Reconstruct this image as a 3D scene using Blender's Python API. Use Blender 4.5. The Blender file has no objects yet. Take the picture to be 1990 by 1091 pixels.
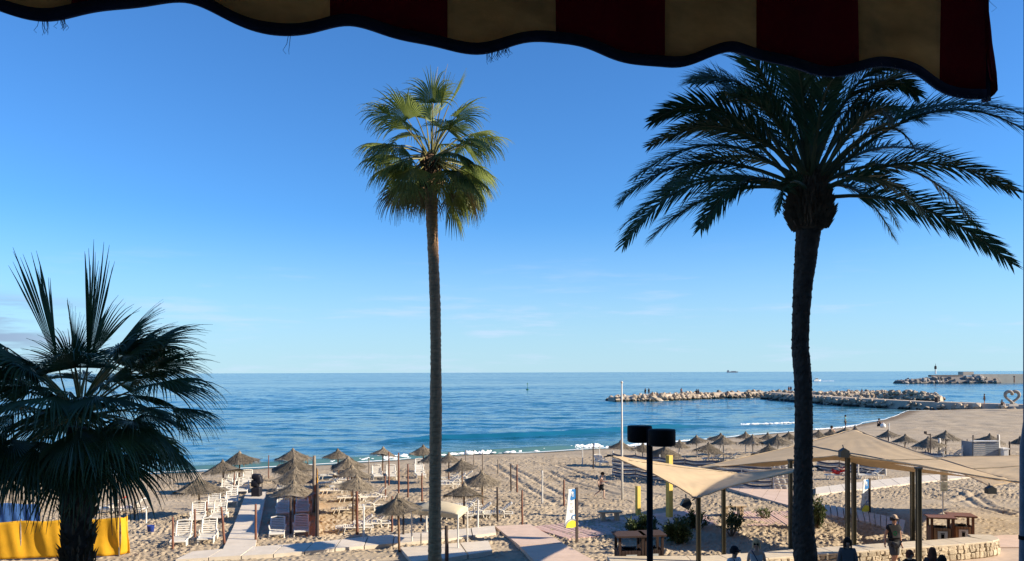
import bpy, bmesh, math, random
import numpy as np
from mathutils import Vector, Matrix, Quaternion

# ------------------------------------------------------------------ camera, sky, sun
H = 6.4                      # eye height above the promenade (m)
F = 1562.0                   # focal length in photo pixels (1990 wide)
HOR = 724.0
ROLL = 0.003
SUN_EL, SUN_AZ = math.radians(24), math.radians(9)   # sun at the right, a little behind the viewer
scene = bpy.context.scene
cam_d = bpy.data.cameras.new('camera'); cam = bpy.data.objects.new('camera', cam_d)
scene.collection.objects.link(cam); scene.camera = cam
cam_d.sensor_width = 36; cam_d.lens = F / 1990 * 36
cam_d.shift_y = (HOR - 545.5) / 1990
cam_d.clip_start = 0.05; cam_d.clip_end = 60000
_c, _s = math.cos(ROLL), math.sin(ROLL)
cam.matrix_world = Matrix(((_c, _s, 0, 0), (0, 0, -1, 0), (-_s, _c, 0, H), (0, 0, 0, 1)))

world = bpy.data.worlds.new('World'); scene.world = world; world.use_nodes = True
nt = world.node_tree; nt.nodes.clear()
def N(t, kind, **kw):
    n = t.nodes.new(kind)
    for k, v in kw.items(): setattr(n, k, v)
    return n
sky = N(nt, 'ShaderNodeTexSky', sky_type='NISHITA', sun_disc=False, sun_elevation=SUN_EL,
        sun_rotation=math.radians(90) + SUN_AZ, altitude=0, air_density=1.0, dust_density=0.0, ozone_density=4.0)
hsv = N(nt, 'ShaderNodeHueSaturation'); hsv.inputs['Saturation'].default_value = 1.0
tint = N(nt, 'ShaderNodeMix', data_type='RGBA', blend_type='MULTIPLY'); tint.inputs[0].default_value = 1; tint.inputs[7].default_value = (0.355, 0.655, 0.93, 1)   # clear sea air
nt.links.new(sky.outputs[0], tint.inputs[6]); nt.links.new(tint.outputs[2], hsv.inputs['Color'])
# thin streaks of high cloud low over the sea
tc = N(nt, 'ShaderNodeTexCoord')
mp = N(nt, 'ShaderNodeMapping'); mp.inputs['Scale'].default_value = (3.0, 3.0, 26.0)
ns = N(nt, 'ShaderNodeTexNoise'); ns.inputs['Scale'].default_value = 2.2; ns.inputs['Detail'].default_value = 6; ns.inputs['Roughness'].default_value = 0.6
nt.links.new(tc.outputs['Generated'], mp.inputs[0]); nt.links.new(mp.outputs[0], ns.inputs['Vector'])
sx = N(nt, 'ShaderNodeSeparateXYZ'); nt.links.new(tc.outputs['Generated'], sx.inputs[0])
rmp = N(nt, 'ShaderNodeMapRange', interpolation_type='SMOOTHSTEP')
rmp.inputs[1].default_value = 0.52; rmp.inputs[2].default_value = 0.78; rmp.inputs[3].default_value = 0; rmp.inputs[4].default_value = 0.42
nt.links.new(ns.outputs[0], rmp.inputs[0])
band = N(nt, 'ShaderNodeMapRange', interpolation_type='SMOOTHSTEP')
band.inputs[1].default_value = 0.17; band.inputs[2].default_value = 0.05; band.inputs[3].default_value = 0; band.inputs[4].default_value = 1
nt.links.new(sx.outputs['Z'], band.inputs[0])
mul = N(nt, 'ShaderNodeMath', operation='MULTIPLY'); nt.links.new(rmp.outputs[0], mul.inputs[0]); nt.links.new(band.outputs[0], mul.inputs[1])
hz_ = N(nt, 'ShaderNodeMapRange', interpolation_type='SMOOTHSTEP'); hz_.inputs[1].default_value = 0.20; hz_.inputs[2].default_value = -0.01; hz_.inputs[4].default_value = 0.75   # pale sea haze low in the sky, all round
nt.links.new(sx.outputs['Z'], hz_.inputs[0])
hmix = N(nt, 'ShaderNodeMix', data_type='RGBA'); hmix.inputs[7].default_value = (2.55, 3.6, 4.35, 1)
nt.links.new(hz_.outputs[0], hmix.inputs[0]); nt.links.new(hsv.outputs[0], hmix.inputs[6])
mixc = N(nt, 'ShaderNodeMix', data_type='RGBA')
nt.links.new(mul.outputs[0], mixc.inputs[0]); nt.links.new(hmix.outputs[2], mixc.inputs[6]); mixc.inputs[7].default_value = (3.6, 4.0, 5.2, 1)
# a low grey bank of cloud far out at the left
lb = N(nt, 'ShaderNodeMapRange', interpolation_type='SMOOTHSTEP'); lb.inputs[1].default_value = -0.40; lb.inputs[2].default_value = -0.56
nt.links.new(sx.outputs['X'], lb.inputs[0])
zb = N(nt, 'ShaderNodeMapRange', interpolation_type='SMOOTHSTEP'); zb.inputs[1].default_value = 0.095; zb.inputs[2].default_value = 0.06
nt.links.new(sx.outputs['Z'], zb.inputs[0])
nb_ = N(nt, 'ShaderNodeMapRange', interpolation_type='SMOOTHSTEP'); nb_.inputs[1].default_value = 0.38; nb_.inputs[2].default_value = 0.6; nb_.inputs[4].default_value = 0.8
nt.links.new(ns.outputs[0], nb_.inputs[0])
q1 = N(nt, 'ShaderNodeMath', operation='MULTIPLY'); nt.links.new(lb.outputs[0], q1.inputs[0]); nt.links.new(zb.outputs[0], q1.inputs[1])
q2 = N(nt, 'ShaderNodeMath', operation='MULTIPLY'); nt.links.new(q1.outputs[0], q2.inputs[0]); nt.links.new(nb_.outputs[0], q2.inputs[1])
mix2 = N(nt, 'ShaderNodeMix', data_type='RGBA'); mix2.inputs[7].default_value = (1.35, 1.75, 2.7, 1)
nt.links.new(q2.outputs[0], mix2.inputs[0]); nt.links.new(mixc.outputs[2], mix2.inputs[6])
bg = N(nt, 'ShaderNodeBackground'); bg.inputs[1].default_value = 0.105
out = N(nt, 'ShaderNodeOutputWorld')
nt.links.new(mix2.outputs[2], bg.inputs[0]); nt.links.new(bg.outputs[0], out.inputs[0])

SUN = Vector((math.cos(SUN_AZ) * math.cos(SUN_EL), -math.sin(SUN_AZ) * math.cos(SUN_EL), math.sin(SUN_EL)))
sun_d = bpy.data.lights.new('sun', 'SUN'); sun_d.energy = 5.0; sun_d.angle = math.radians(0.53); sun_d.color = (1.0, 0.87, 0.69)
sun_o = bpy.data.objects.new('sun', sun_d); scene.collection.objects.link(sun_o)
sun_o.rotation_euler = SUN.to_track_quat('Z', 'Y').to_euler(); sun_o.location = (40, -6, 60)
scene.view_settings.view_transform = 'Standard'; scene.view_settings.look = 'None'
scene.view_settings.exposure = 1.0; scene.view_settings.gamma = 1.0
try: scene.view_settings.use_curve_mapping = False
except Exception: pass
scene.render.engine = 'CYCLES'
scene.cycles.max_bounces = 6; scene.cycles.diffuse_bounces = 3; scene.cycles.glossy_bounces = 3
scene.cycles.transparent_max_bounces = 8

# ------------------------------------------------------------------ helpers
C = scene.collection
def W(px, py, Y):
    """world point seen at a photo pixel at distance Y"""
    u, v = (px - 995) / F, (HOR - py) / F
    return Vector((Y * (u * _c + v * _s), Y, H + Y * (-u * _s + v * _c)))
def S(px, py, z):
    u, v = (px - 995) / F, (HOR - py) / F
    return W(px, py, (z - H) / (-u * _s + v * _c))
SEA = -1.2
SHORE = [(-400, -120), (-120, 18), (-62, 46)] + [tuple(S(a, b, SEA)[:2]) for a, b in
         [(500, 912), (600, 906), (700, 900), (900, 885), (1050, 880), (1180, 872), (1400, 852), (1640, 831), (1720, 816), (1766, 799)]] + \
        [(92, 158), (120, 160), (400, 170), (2000, 200)]
SHX = np.array([p[0] for p in SHORE]); SHY = np.array([p[1] for p in SHORE])
def shore_d(x, y):
    x = np.asarray(x, float); y = np.asarray(y, float)
    best = np.full(x.shape, 1e9)
    for i in range(len(SHORE) - 1):
        ax, ay = SHORE[i]; bx, by = SHORE[i + 1]
        dx, dy = bx - ax, by - ay
        t = np.clip(((x - ax) * dx + (y - ay) * dy) / (dx * dx + dy * dy), 0, 1)
        best = np.minimum(best, np.hypot(x - ax - t * dx, y - ay - t * dy))
    return np.where(y < np.interp(x, SHX, SHY), best, -best)
def gz_np(x, y):
    d = shore_d(x, y)
    return np.where(d > 0, SEA + 1.12 * (1 - np.exp(-np.maximum(d, 0) / 12)), np.maximum(SEA + 0.09 * d, -5))
def gz(x, y): return float(gz_np(np.array([x]), np.array([y]))[0])
def G(px, py):
    z = -0.1
    for _ in range(14):
        p = S(px, py, z); z = gz(p.x, p.y)
    return Vector((p.x, p.y, z))
def depth_of(px, py): return G(px, py).y

def hash2(i, j, seed):
    h = (i.astype(np.int64) * 374761393 + j.astype(np.int64) * 668265263 + seed * 1442695041) & 0x7fffffff
    h = ((h ^ (h >> 13)) * 1274126177) & 0x7fffffff
    return ((h ^ (h >> 16)) & 0xffff) / 65535.0
def vnoise(x, y, seed=1):
    i = np.floor(x); j = np.floor(y); u = x - i; v = y - j
    u = u * u * (3 - 2 * u); v = v * v * (3 - 2 * v); i = i.astype(int); j = j.astype(int)
    a = hash2(i, j, seed); b = hash2(i + 1, j, seed); c = hash2(i, j + 1, seed); d = hash2(i + 1, j + 1, seed)
    return (a + (b - a) * u) + ((c + (d - c) * u) - (a + (b - a) * u)) * v

_mats = {}
def mat(name, col, rough=0.85, var=0.2, scale=6.0, bump=0.0, bscale=40.0, transl=0.0, tcol=None, spec=0.3, col2=None, stretch=None, objvar=0.0, metal=0.0, coords='Object'):
    if name in _mats: return _mats[name]
    m = bpy.data.materials.new(name); m.use_nodes = True; t = m.node_tree
    p = t.nodes['Principled BSDF']; o = t.nodes['Material Output']
    p.inputs['Roughness'].default_value = rough; p.inputs['Specular IOR Level'].default_value = spec; p.inputs['Metallic'].default_value = metal
    tcn = N(t, 'ShaderNodeTexCoord'); mpn = N(t, 'ShaderNodeMapping')
    t.links.new(tcn.outputs[coords], mpn.inputs[0])
    if stretch: mpn.inputs['Scale'].default_value = stretch
    nn = N(t, 'ShaderNodeTexNoise'); nn.inputs['Scale'].default_value = scale; nn.inputs['Detail'].default_value = 5; nn.inputs['Roughness'].default_value = 0.65
    t.links.new(mpn.outputs[0], nn.inputs['Vector'])
    mr = N(t, 'ShaderNodeMapRange'); mr.inputs[1].default_value = 0.3; mr.inputs[2].default_value = 0.7
    t.links.new(nn.outputs[0], mr.inputs[0])
    mx = N(t, 'ShaderNodeMix', data_type='RGBA')
    lo = [c * (1 - var) for c in col]; hi = list(col2) if col2 else [min(1, c * (1 + var)) for c in col]
    mx.inputs[6].default_value = (*lo, 1); mx.inputs[7].default_value = (*hi, 1)
    t.links.new(mr.outputs[0], mx.inputs[0]); cs = mx.outputs[2]
    if objvar:
        oi = N(t, 'ShaderNodeObjectInfo'); m2 = N(t, 'ShaderNodeMapRange')
        m2.inputs[3].default_value = 1 - objvar; m2.inputs[4].default_value = 1 + objvar
        t.links.new(oi.outputs['Random'], m2.inputs[0])
        hs = N(t, 'ShaderNodeHueSaturation'); t.links.new(m2.outputs[0], hs.inputs['Value']); t.links.new(cs, hs.inputs['Color']); cs = hs.outputs[0]
    t.links.new(cs, p.inputs['Base Color'])
    if bump:
        bn = N(t, 'ShaderNodeTexNoise'); bn.inputs['Scale'].default_value = bscale; bn.inputs['Detail'].default_value = 4
        t.links.new(mpn.outputs[0], bn.inputs['Vector'])
        bp = N(t, 'ShaderNodeBump'); bp.inputs['Strength'].default_value = bump; bp.inputs['Distance'].default_value = 0.02
        t.links.new(bn.outputs[0], bp.inputs['Height']); t.links.new(bp.outputs[0], p.inputs['Normal'])
    if transl:
        tr = N(t, 'ShaderNodeBsdfTranslucent'); ms = N(t, 'ShaderNodeMixShader'); ms.inputs[0].default_value = transl
        if tcol: tr.inputs[0].default_value = (*tcol, 1)
        else: t.links.new(cs, tr.inputs[0])
        t.links.new(p.outputs[0], ms.inputs[1]); t.links.new(tr.outputs[0], ms.inputs[2]); t.links.new(ms.outputs[0], o.inputs['Surface'])
    _mats[name] = m
    return m

class MB:
    def __init__(s): s.v = []; s.f = []; s.mi = []
    def add(s, vs, fs, M=None, mi=0):
        o = len(s.v)
        for v in vs: s.v.append(tuple(M @ Vector(v)) if M else tuple(v))
        for f in fs: s.f.append(tuple(i + o for i in f)); s.mi.append(mi)
    def box(s, c, sz, M=None, rz=0, mi=0, rx=0, ry=0):
        a, b, d = sz[0] / 2, sz[1] / 2, sz[2] / 2
        vs = [Vector((x * a, y * b, z * d)) for z in (-1, 1) for y in (-1, 1) for x in (-1, 1)]
        R = Matrix.Translation(c) @ Matrix.Rotation(rz, 4, 'Z') @ Matrix.Rotation(ry, 4, 'Y') @ Matrix.Rotation(rx, 4, 'X')
        if M: R = M @ R
        s.add(vs, [(0, 2, 3, 1), (4, 5, 7, 6), (0, 1, 5, 4), (2, 6, 7, 3), (0, 4, 6, 2), (1, 3, 7, 5)], R, mi)
    def tube(s, pts, rad, n=8, M=None, cap=True, mi=0, jitter=None):
        pts = [Vector(p) for p in pts]
        if not hasattr(rad, '__len__'): rad = [rad] * len(pts)
        vs = []; prev = None
        for i, p in enumerate(pts):
            t = (pts[min(i + 1, len(pts) - 1)] - pts[max(i - 1, 0)]).normalized()
            if prev is None:
                a = Vector((0, 1, 0)) if abs(t.y) < 0.9 else Vector((1, 0, 0))
                x = t.cross(a).normalized()
            else: x = (prev - t * prev.dot(t)).normalized()
            prev = x; y = t.cross(x)
            for k in range(n):
                a = 2 * math.pi * k / n
                r = rad[i] * (jitter(i, k) if jitter else 1)
                vs.append(p + (x * math.cos(a) + y * math.sin(a)) * r)
        fs = [(i * n + k, i * n + (k + 1) % n, (i + 1) * n + (k + 1) % n, (i + 1) * n + k) for i in range(len(pts) - 1) for k in range(n)]
        if cap: fs += [tuple(range(n - 1, -1, -1)), tuple((len(pts) - 1) * n + k for k in range(n))]
        s.add(vs, fs, M, mi)
    def lathe(s, prof, n=16, M=None, mi=0, sx=1, sy=1):
        vs = [(r * math.cos(2 * math.pi * k / n) * sx, r * math.sin(2 * math.pi * k / n) * sy, z) for r, z in prof for k in range(n)]
        fs = [(i * n + k, i * n + (k + 1) % n, (i + 1) * n + (k + 1) % n, (i + 1) * n + k) for i in range(len(prof) - 1) for k in range(n)]
        fs += [tuple(range(n - 1, -1, -1)), tuple((len(prof) - 1) * n + k for k in range(n))]
        s.add(vs, fs, M, mi)
    def grid(s, fn, nu, nv, M=None, mi=0):
        vs = [fn(i / nu, j / nv) for j in range(nv + 1) for i in range(nu + 1)]
        fs = [(j * (nu + 1) + i, j * (nu + 1) + i + 1, (j + 1) * (nu + 1) + i + 1, (j + 1) * (nu + 1) + i) for j in range(nv) for i in range(nu)]
        s.add(vs, fs, M, mi)
    def mesh(s, name, mats, smooth=False):
        me = bpy.data.meshes.new(name); me.from_pydata(s.v, [], s.f)
        for m in (mats if isinstance(mats, (list, tuple)) else [mats]): me.materials.append(m)
        if any(s.mi): me.polygons.foreach_set('material_index', s.mi)
        if smooth: me.polygons.foreach_set('use_smooth', [True] * len(me.polygons))
        me.update(); return me
    def build(s, name, mats, parent=None, smooth=False):
        return put(name, s.mesh(name, mats, smooth), parent)
def put(name, me, parent=None, loc=None, rz=None):
    o = bpy.data.objects.new(name, me); C.objects.link(o)
    if parent: o.parent = parent
    if loc is not None: o.location = loc
    if rz is not None: o.rotation_euler.z = rz
    return o
def tag(o, label, cat, group=None, kind=None):
    o['label'] = label; o['category'] = cat
    if group: o['group'] = group
    if kind: o['kind'] = kind
    return o
def thing(name, label, cat, loc=(0, 0, 0), rz=0, group=None):
    o = put(name, None, None, loc, rz); o.empty_display_size = 0.2
    return tag(o, label, cat, group)
KIDS = {}
def copy_tree(o, kids):
    r = o.copy(); C.objects.link(r)
    for k in kids:
        c = k.copy(); C.objects.link(c); c.parent = r
    return r
def struct(o): o['kind'] = 'structure'; return o
def np_mesh(name, V, nu, nv, m, smooth=True, attr=None):
    me = bpy.data.meshes.new(name)
    idx = np.arange((nu + 1) * (nv + 1)).reshape(nv + 1, nu + 1)
    q = np.stack([idx[:-1, :-1], idx[:-1, 1:], idx[1:, 1:], idx[1:, :-1]], -1).reshape(-1, 4)
    me.vertices.add(len(V)); me.vertices.foreach_set('co', V.astype(np.float32).ravel())
    me.loops.add(q.size); me.loops.foreach_set('vertex_index', q.ravel().astype(np.int32))
    me.polygons.add(len(q)); me.polygons.foreach_set('loop_start', np.arange(0, q.size, 4, dtype=np.int32))
    me.polygons.foreach_set('use_smooth', np.full(len(q), smooth))
    if attr:
        for k, a in attr.items():
            at = me.attributes.new(k, 'FLOAT', 'POINT'); at.data.foreach_set('value', a.astype(np.float32).ravel())
    me.materials.append(m); me.update(calc_edges=True); me.validate()
    return put(name, me)
rnd = random.Random(7)
Z = Vector((0, 0, 1))
# ------------------------------------------------------------------ sand
def seg_d(x, y, pts):
    best = np.full(x.shape, 1e9)
    for (ax, ay), (bx, by) in zip(pts[:-1], pts[1:]):
        dx, dy = bx - ax, by - ay
        t = np.clip(((x - ax) * dx + (y - ay) * dy) / (dx * dx + dy * dy + 1e-9), 0, 1)
        best = np.minimum(best, np.hypot(x - ax - t * dx, y - ay - t * dy))
    return best
def pxline(pts): return [tuple(G(a, b)[:2]) for a, b in pts]
WPT = [(3.0, 24.75), (6.35, 24.8), (8.2, 25.3), (10.0, 25.85), (12.6, 26.55), (15.06, 27.2), (16.4, 27.65)]
def build_sand():
    rs = np.random.RandomState(3)
    X0, X1, Y0, Y1, dx = -46.0, 62.0, 24.0, 100.0, 0.05
    nx, ny = int((X1 - X0) / dx), int((Y1 - Y0) / dx)
    hm = np.zeros((ny, nx), np.float32)
    kern = []
    for k in range(10):
        g = np.linspace(-1.6, 1.6, 9); gx, gy = np.meshgrid(g, g)
        a = rs.rand() * math.pi; e = 0.6 + 0.3 * rs.rand()
        u = (gx * math.cos(a) + gy * math.sin(a)); v = (-gx * math.sin(a) + gy * math.cos(a)) / e
        r = np.hypot(u, v)
        kern.append((-np.exp(-(r / 0.62) ** 2) + 0.55 * np.exp(-((r - 1.05) / 0.35) ** 2)).astype(np.float32))
    n = 260000
    px = X0 + 1 + rs.rand(n) * (X1 - X0 - 2); py = Y0 + 1 + (Y1 - Y0 - 2) * rs.rand(n) ** 1.3
    d = shore_d(px, py)
    pr = np.clip((d - 2) / 12, 0.06, 1.0)
    pr *= np.where((px > 17.5) & (py < 41) & (py > 30.5), 0.12, 1)
    pr *= np.where(py > 65, 0.55, 1)
    pr *= np.clip(-0.1 + 1.9 * vnoise(px / 6, py / 4, 5), 0.12, 1.2)
    keep = (rs.rand(n) < pr) & (np.abs(px) < 0.8 * py + 6)
    for x, y in zip(px[keep], py[keep]):
        i, j = int((x - X0) / dx), int((y - Y0) / dx)
        if 5 < i < nx - 6 and 5 < j < ny - 6:
            hm[j - 4:j + 5, i - 4:i + 5] += kern[rs.randint(10)] * (0.040 + 0.050 * rs.rand())
    hm = np.clip(hm, -0.16, 0.14)
    for part, (ya, yb, k, cols) in (('sand', (23.5, 72.0, 0.0023, 900)), ('far_sand', (70.5, 330.0, 0.0040, 380))): make_sheet(part, ya, yb, k, cols, hm, X0, Y0, dx, nx, ny)
def make_sheet(part, ya, yb, k, cols, hm, X0, Y0, dx, nx, ny):
    rows = int(math.log(yb / ya) / k)
    yy = ya * np.exp(np.arange(rows + 1) * k)
    uu = np.linspace(-1, 1, cols + 1)
    Yg = np.repeat(yy[:, None], cols + 1, 1); Xg = uu[None, :] * (0.72 * yy[:, None] + 4)
    z = gz_np(Xg, Yg); d = shore_d(Xg, Yg)
    fi = (Xg - X0) / dx; fj = (Yg - Y0) / dx
    ok = (fi > 1) & (fi < nx - 2) & (fj > 1) & (fj < ny - 2)
    i0 = np.clip(fi, 0, nx - 2).astype(int); j0 = np.clip(fj, 0, ny - 2).astype(int); a = fi - i0; b = fj - j0
    h = (hm[j0, i0] * (1 - a) + hm[j0, i0 + 1] * a) * (1 - b) + (hm[j0 + 1, i0] * (1 - a) + hm[j0 + 1, i0 + 1] * a) * b
    z = z + np.where(ok, h, 0)
    fall = np.clip(d / 6, 0.05, 1)
    z += fall * (0.07 * (vnoise(Xg / 3.1, Yg / 3.1, 11) - .5) + 0.10 * (vnoise(Xg / 9, Yg / 9, 12) - .5) + 0.035 * (vnoise(Xg / .8, Yg / .8, 13) - .5))
    far = np.clip((Yg - 60) / 40, 0, 1)
    z += fall * far * 0.16 * (vnoise(Xg / 1.6, Yg / 2.6, 14) - .5)
    for pts in ([(960, 905), (1020, 945), (1085, 985)], [(985, 905), (1050, 940), (1130, 985)], [(1065, 915), (1100, 935), (1200, 962)],
                [(1085, 905), (1190, 945), (1300, 965)], [(1830, 955), (1865, 962), (1905, 985), (1960, 1000)], [(1845, 950), (1885, 958), (1925, 985), (1985, 998)],
                [(1860, 975), (1900, 962), (1990, 955)]):
        s = seg_d(Xg, Yg, pxline(pts))
        z += -0.05 * np.exp(-(s / 0.16) ** 2) + 0.035 * np.exp(-((s - 0.36) / 0.16) ** 2)
    flat = Yg < np.where(Xg < 3.0, 26.0, np.interp(Xg, [w_[0] for w_ in WPT], [w_[1] for w_ in WPT]) + .35)
    z = np.where(flat, -0.35, z)
    if part == 'far_sand': z = z - 0.12 * np.clip((72.2 - Yg) / 1.5, 0, 1)
    V = np.stack([Xg, Yg, z], -1).reshape(-1, 3)
    m = bpy.data.materials.get('sand')
    new = m is None
    if new: m = bpy.data.materials.new('sand')
    m.use_nodes = True; t = m.node_tree; p = t.nodes['Principled BSDF']
    if new: sand_nodes(t, p)
    wet = np.clip(1 - (d - 1.2) / 1.8, 0, 1)
    struct(np_mesh(part, V, cols, rows, m, attr={'wet': wet}))
def sand_nodes(t, p):
    p.inputs['Roughness'].default_value = 0.95; p.inputs['Specular IOR Level'].default_value = 0.15
    tcn = N(t, 'ShaderNodeTexCoord')
    n1 = N(t, 'ShaderNodeTexNoise'); n1.inputs['Scale'].default_value = 0.35; n1.inputs['Detail'].default_value = 6
    n2 = N(t, 'ShaderNodeTexNoise'); n2.inputs['Scale'].default_value = 9; n2.inputs['Detail'].default_value = 6; n2.inputs['Roughness'].default_value = 0.7
    for q in (n1, n2): t.links.new(tcn.outputs['Object'], q.inputs['Vector'])
    mx = N(t, 'ShaderNodeMix', data_type='RGBA'); mx.inputs[6].default_value = (0.325, 0.258, 0.178, 1); mx.inputs[7].default_value = (0.45, 0.37, 0.265, 1)
    ad = N(t, 'ShaderNodeMath', operation='ADD'); t.links.new(n1.outputs[0], ad.inputs[0]); t.links.new(n2.outputs[0], ad.inputs[1])
    sb = N(t, 'ShaderNodeMapRange'); sb.inputs[1].default_value = 0.75; sb.inputs[2].default_value = 1.25; t.links.new(ad.outputs[0], sb.inputs[0])
    t.links.new(sb.outputs[0], mx.inputs[0])
    at = N(t, 'ShaderNodeAttribute', attribute_name='wet')
    m2 = N(t, 'ShaderNodeMix', data_type='RGBA'); m2.inputs[7].default_value = (0.20, 0.145, 0.09, 1)
    t.links.new(at.outputs['Fac'], m2.inputs[0]); t.links.new(mx.outputs[2], m2.inputs[6]); t.links.new(m2.outputs[2], p.inputs['Base Color'])
    bp = N(t, 'ShaderNodeBump'); bp.inputs['Strength'].default_value = 0.55; bp.inputs['Distance'].default_value = 0.03
    n3 = N(t, 'ShaderNodeTexNoise'); n3.inputs['Scale'].default_value = 0.9; n3.inputs['Detail'].default_value = 6; n3.inputs['Roughness'].default_value = 0.65
    mp3 = N(t, 'ShaderNodeMapping'); mp3.inputs['Scale'].default_value = (0.5, 1, 1); mp3.inputs['Rotation'].default_value[2] = 0.2
    t.links.new(tcn.outputs['Object'], mp3.inputs[0]); t.links.new(mp3.outputs[0], n3.inputs['Vector'])
    b3 = N(t, 'ShaderNodeBump'); b3.inputs['Strength'].default_value = 0.8; b3.inputs['Distance'].default_value = 0.16
    t.links.new(n3.outputs[0], b3.inputs['Height']); t.links.new(b3.outputs[0], bp.inputs['Normal'])
    t.links.new(n2.outputs[0], bp.inputs['Height']); t.links.new(bp.outputs[0], p.inputs['Normal'])
build_sand()
m_earth = mat('earth', (0.2, 0.16, 0.11), scale=0.02)
g = MB(); g.grid(lambda u, v: (-30000 + 60000 * u, -30000 + 62000 * v, -6.0), 2, 2); struct(g.build('seabed', m_earth))

# ------------------------------------------------------------------ sea
WAVE = [tuple(S(a, b, SEA)[:2]) for a, b in [(700, 862), (850, 853), (1000, 849), (1140, 842), (1200, 838), (1330, 831), (1420, 829)]]
WAVE_E = [tuple(S(a, b, SEA)[:2]) for a, b in [(1440, 826), (1500, 824), (1560, 822)]]
BREAK = [tuple(S(a, b, SEA)[:2]) for a, b in [(330, 915), (440, 909), (540, 905), (640, 900), (720, 896), (800, 890), (900, 885), (1000, 880), (1100, 874), (1180, 868)]]
def build_sea():
    k1 = 0.0040
    yy = [36.0]
    while yy[-1] < 40000:
        yy.append(yy[-1] * (1 + (k1 if yy[-1] < 420 else 0.012 if yy[-1] < 1500 else 0.08)))
    yy = np.array(yy); rows = len(yy) - 1; cols = 360
    uu = np.linspace(-1, 1, cols + 1)
    Yg = np.repeat(yy[:, None], cols + 1, 1); Xg = uu[None, :] * (0.78 * yy[:, None] + 6)
    d = -shore_d(Xg, Yg)
    amp = 0.72 * np.clip((d - 1) / 14, 0.12, 1) * np.clip(1.25 - Yg / 420, 0, 1)
    calm = np.clip((Xg - 20) / 25, 0, 1) * np.clip((212 - Yg) / 40, 0, 1); amp = amp * (1 - 0.5 * calm)
    a = -0.30
    U = Xg * math.cos(a) + Yg * math.sin(a); Vv = -Xg * math.sin(a) * 0.9 + Yg * 1.0
    wob = 4 * vnoise(U / 22, Vv / 22, 31)
    z = SEA + amp * (0.11 * np.sin(2 * math.pi * (Vv + wob) / 8.7 + 3 * vnoise(U / 30, Vv / 30, 32)) * (0.3 + vnoise(U / 18, Vv / 9, 33))
                     + 0.17 * (vnoise(U / 5.2, Vv / 2.1, 34) - .5) + 0.09 * (vnoise(U / 2.2, Vv / 1.0, 35) - .5)
                     + 0.14 * (vnoise(U / 11, Vv / 4.5, 38) - .5))
    s = seg_d(Xg, Yg, WAVE); side = Yg - np.interp(Xg, [q[0] for q in WAVE], [q[1] for q in WAVE])
    endf = np.clip((Xg - WAVE[0][0]) / 8, 0, 1) * np.clip((WAVE[-1][0] - Xg) / 8, 0, 1)
    z += endf * 0.55 * np.where(side < 0, np.exp(-(s / 0.9) ** 2), np.exp(-(s / 3.2) ** 2)) * (0.7 + 0.5 * vnoise(Xg / 6, Yg / 40, 36))
    s2 = seg_d(Xg, Yg, BREAK); side2 = Yg - np.interp(Xg, [q[0] for q in BREAK], [q[1] for q in BREAK])
    e2 = np.clip((BREAK[-1][0] - Xg) / 4, 0, 1)
    z += e2 * 0.38 * np.where(side2 < 0, np.exp(-(s2 / 0.7) ** 2), np.exp(-(s2 / 2.0) ** 2)) * (0.5 + 0.8 * vnoise(Xg / 4, Yg / 40, 37))
    z = np.where(d < 0.2, np.minimum(z, SEA + 0.05), z)
    V = np.stack([Xg, Yg, z], -1).reshape(-1, 3)
    m = bpy.data.materials.new('sea_water'); m.use_nodes = True; t = m.node_tree; p = t.nodes['Principled BSDF']
    p.inputs['Roughness'].default_value = 0.12; p.inputs['IOR'].default_value = 1.33; p.inputs['Specular IOR Level'].default_value = 0.3
    at = N(t, 'ShaderNodeAttribute', attribute_name='shallow')
    mx = N(t, 'ShaderNodeMix', data_type='RGBA'); mx.inputs[6].default_value = (0.008, 0.115, 0.195, 1); mx.inputs[7].default_value = (0.075, 0.165, 0.17, 1)
    t.links.new(at.outputs['Fac'], mx.inputs[0]); t.links.new(mx.outputs[2], p.inputs['Base Color'])
    # ripples: slopes come straight from noise, so that they hold at every distance
    tcn = N(t, 'ShaderNodeTexCoord'); acc = None
    for sc_, amp_, rot, st in ((0.9, 0.16, 0.30, 0.40), (0.22, 0.12, 0.22, 0.30), (0.035, 0.07, 0.15, 0.25), (0.006, 0.04, 0.1, 0.2)):
        mp_ = N(t, 'ShaderNodeMapping'); mp_.inputs['Rotation'].default_value[2] = rot; mp_.inputs['Scale'].default_value = (st, 1.0, 1.0)
        t.links.new(tcn.outputs['Object'], mp_.inputs[0])
        n1 = N(t, 'ShaderNodeTexNoise'); n1.inputs['Scale'].default_value = sc_; n1.inputs['Detail'].default_value = 3; n1.inputs['Roughness'].default_value = 0.6
        t.links.new(mp_.outputs[0], n1.inputs['Vector'])
        v1 = N(t, 'ShaderNodeVectorMath', operation='SUBTRACT'); v1.inputs[1].default_value = (0.5, 0.5, 0.5); t.links.new(n1.outputs['Color'], v1.inputs[0])
        v2 = N(t, 'ShaderNodeVectorMath', operation='MULTIPLY'); v2.inputs[1].default_value = (amp_ * 2.0, amp_ * 4.6, 0); t.links.new(v1.outputs[0], v2.inputs[0])
        if acc is None: acc = v2
        else:
            v3 = N(t, 'ShaderNodeVectorMath', operation='ADD'); t.links.new(acc.outputs[0], v3.inputs[0]); t.links.new(v2.outputs[0], v3.inputs[1]); acc = v3
    ge = N(t, 'ShaderNodeNewGeometry'); v4 = N(t, 'ShaderNodeVectorMath', operation='ADD'); t.links.new(ge.outputs['Normal'], v4.inputs[0]); t.links.new(acc.outputs[0], v4.inputs[1])
    v5 = N(t, 'ShaderNodeVectorMath', operation='NORMALIZE'); t.links.new(v4.outputs[0], v5.inputs[0]); t.links.new(v5.outputs[0], p.inputs['Normal'])
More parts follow.
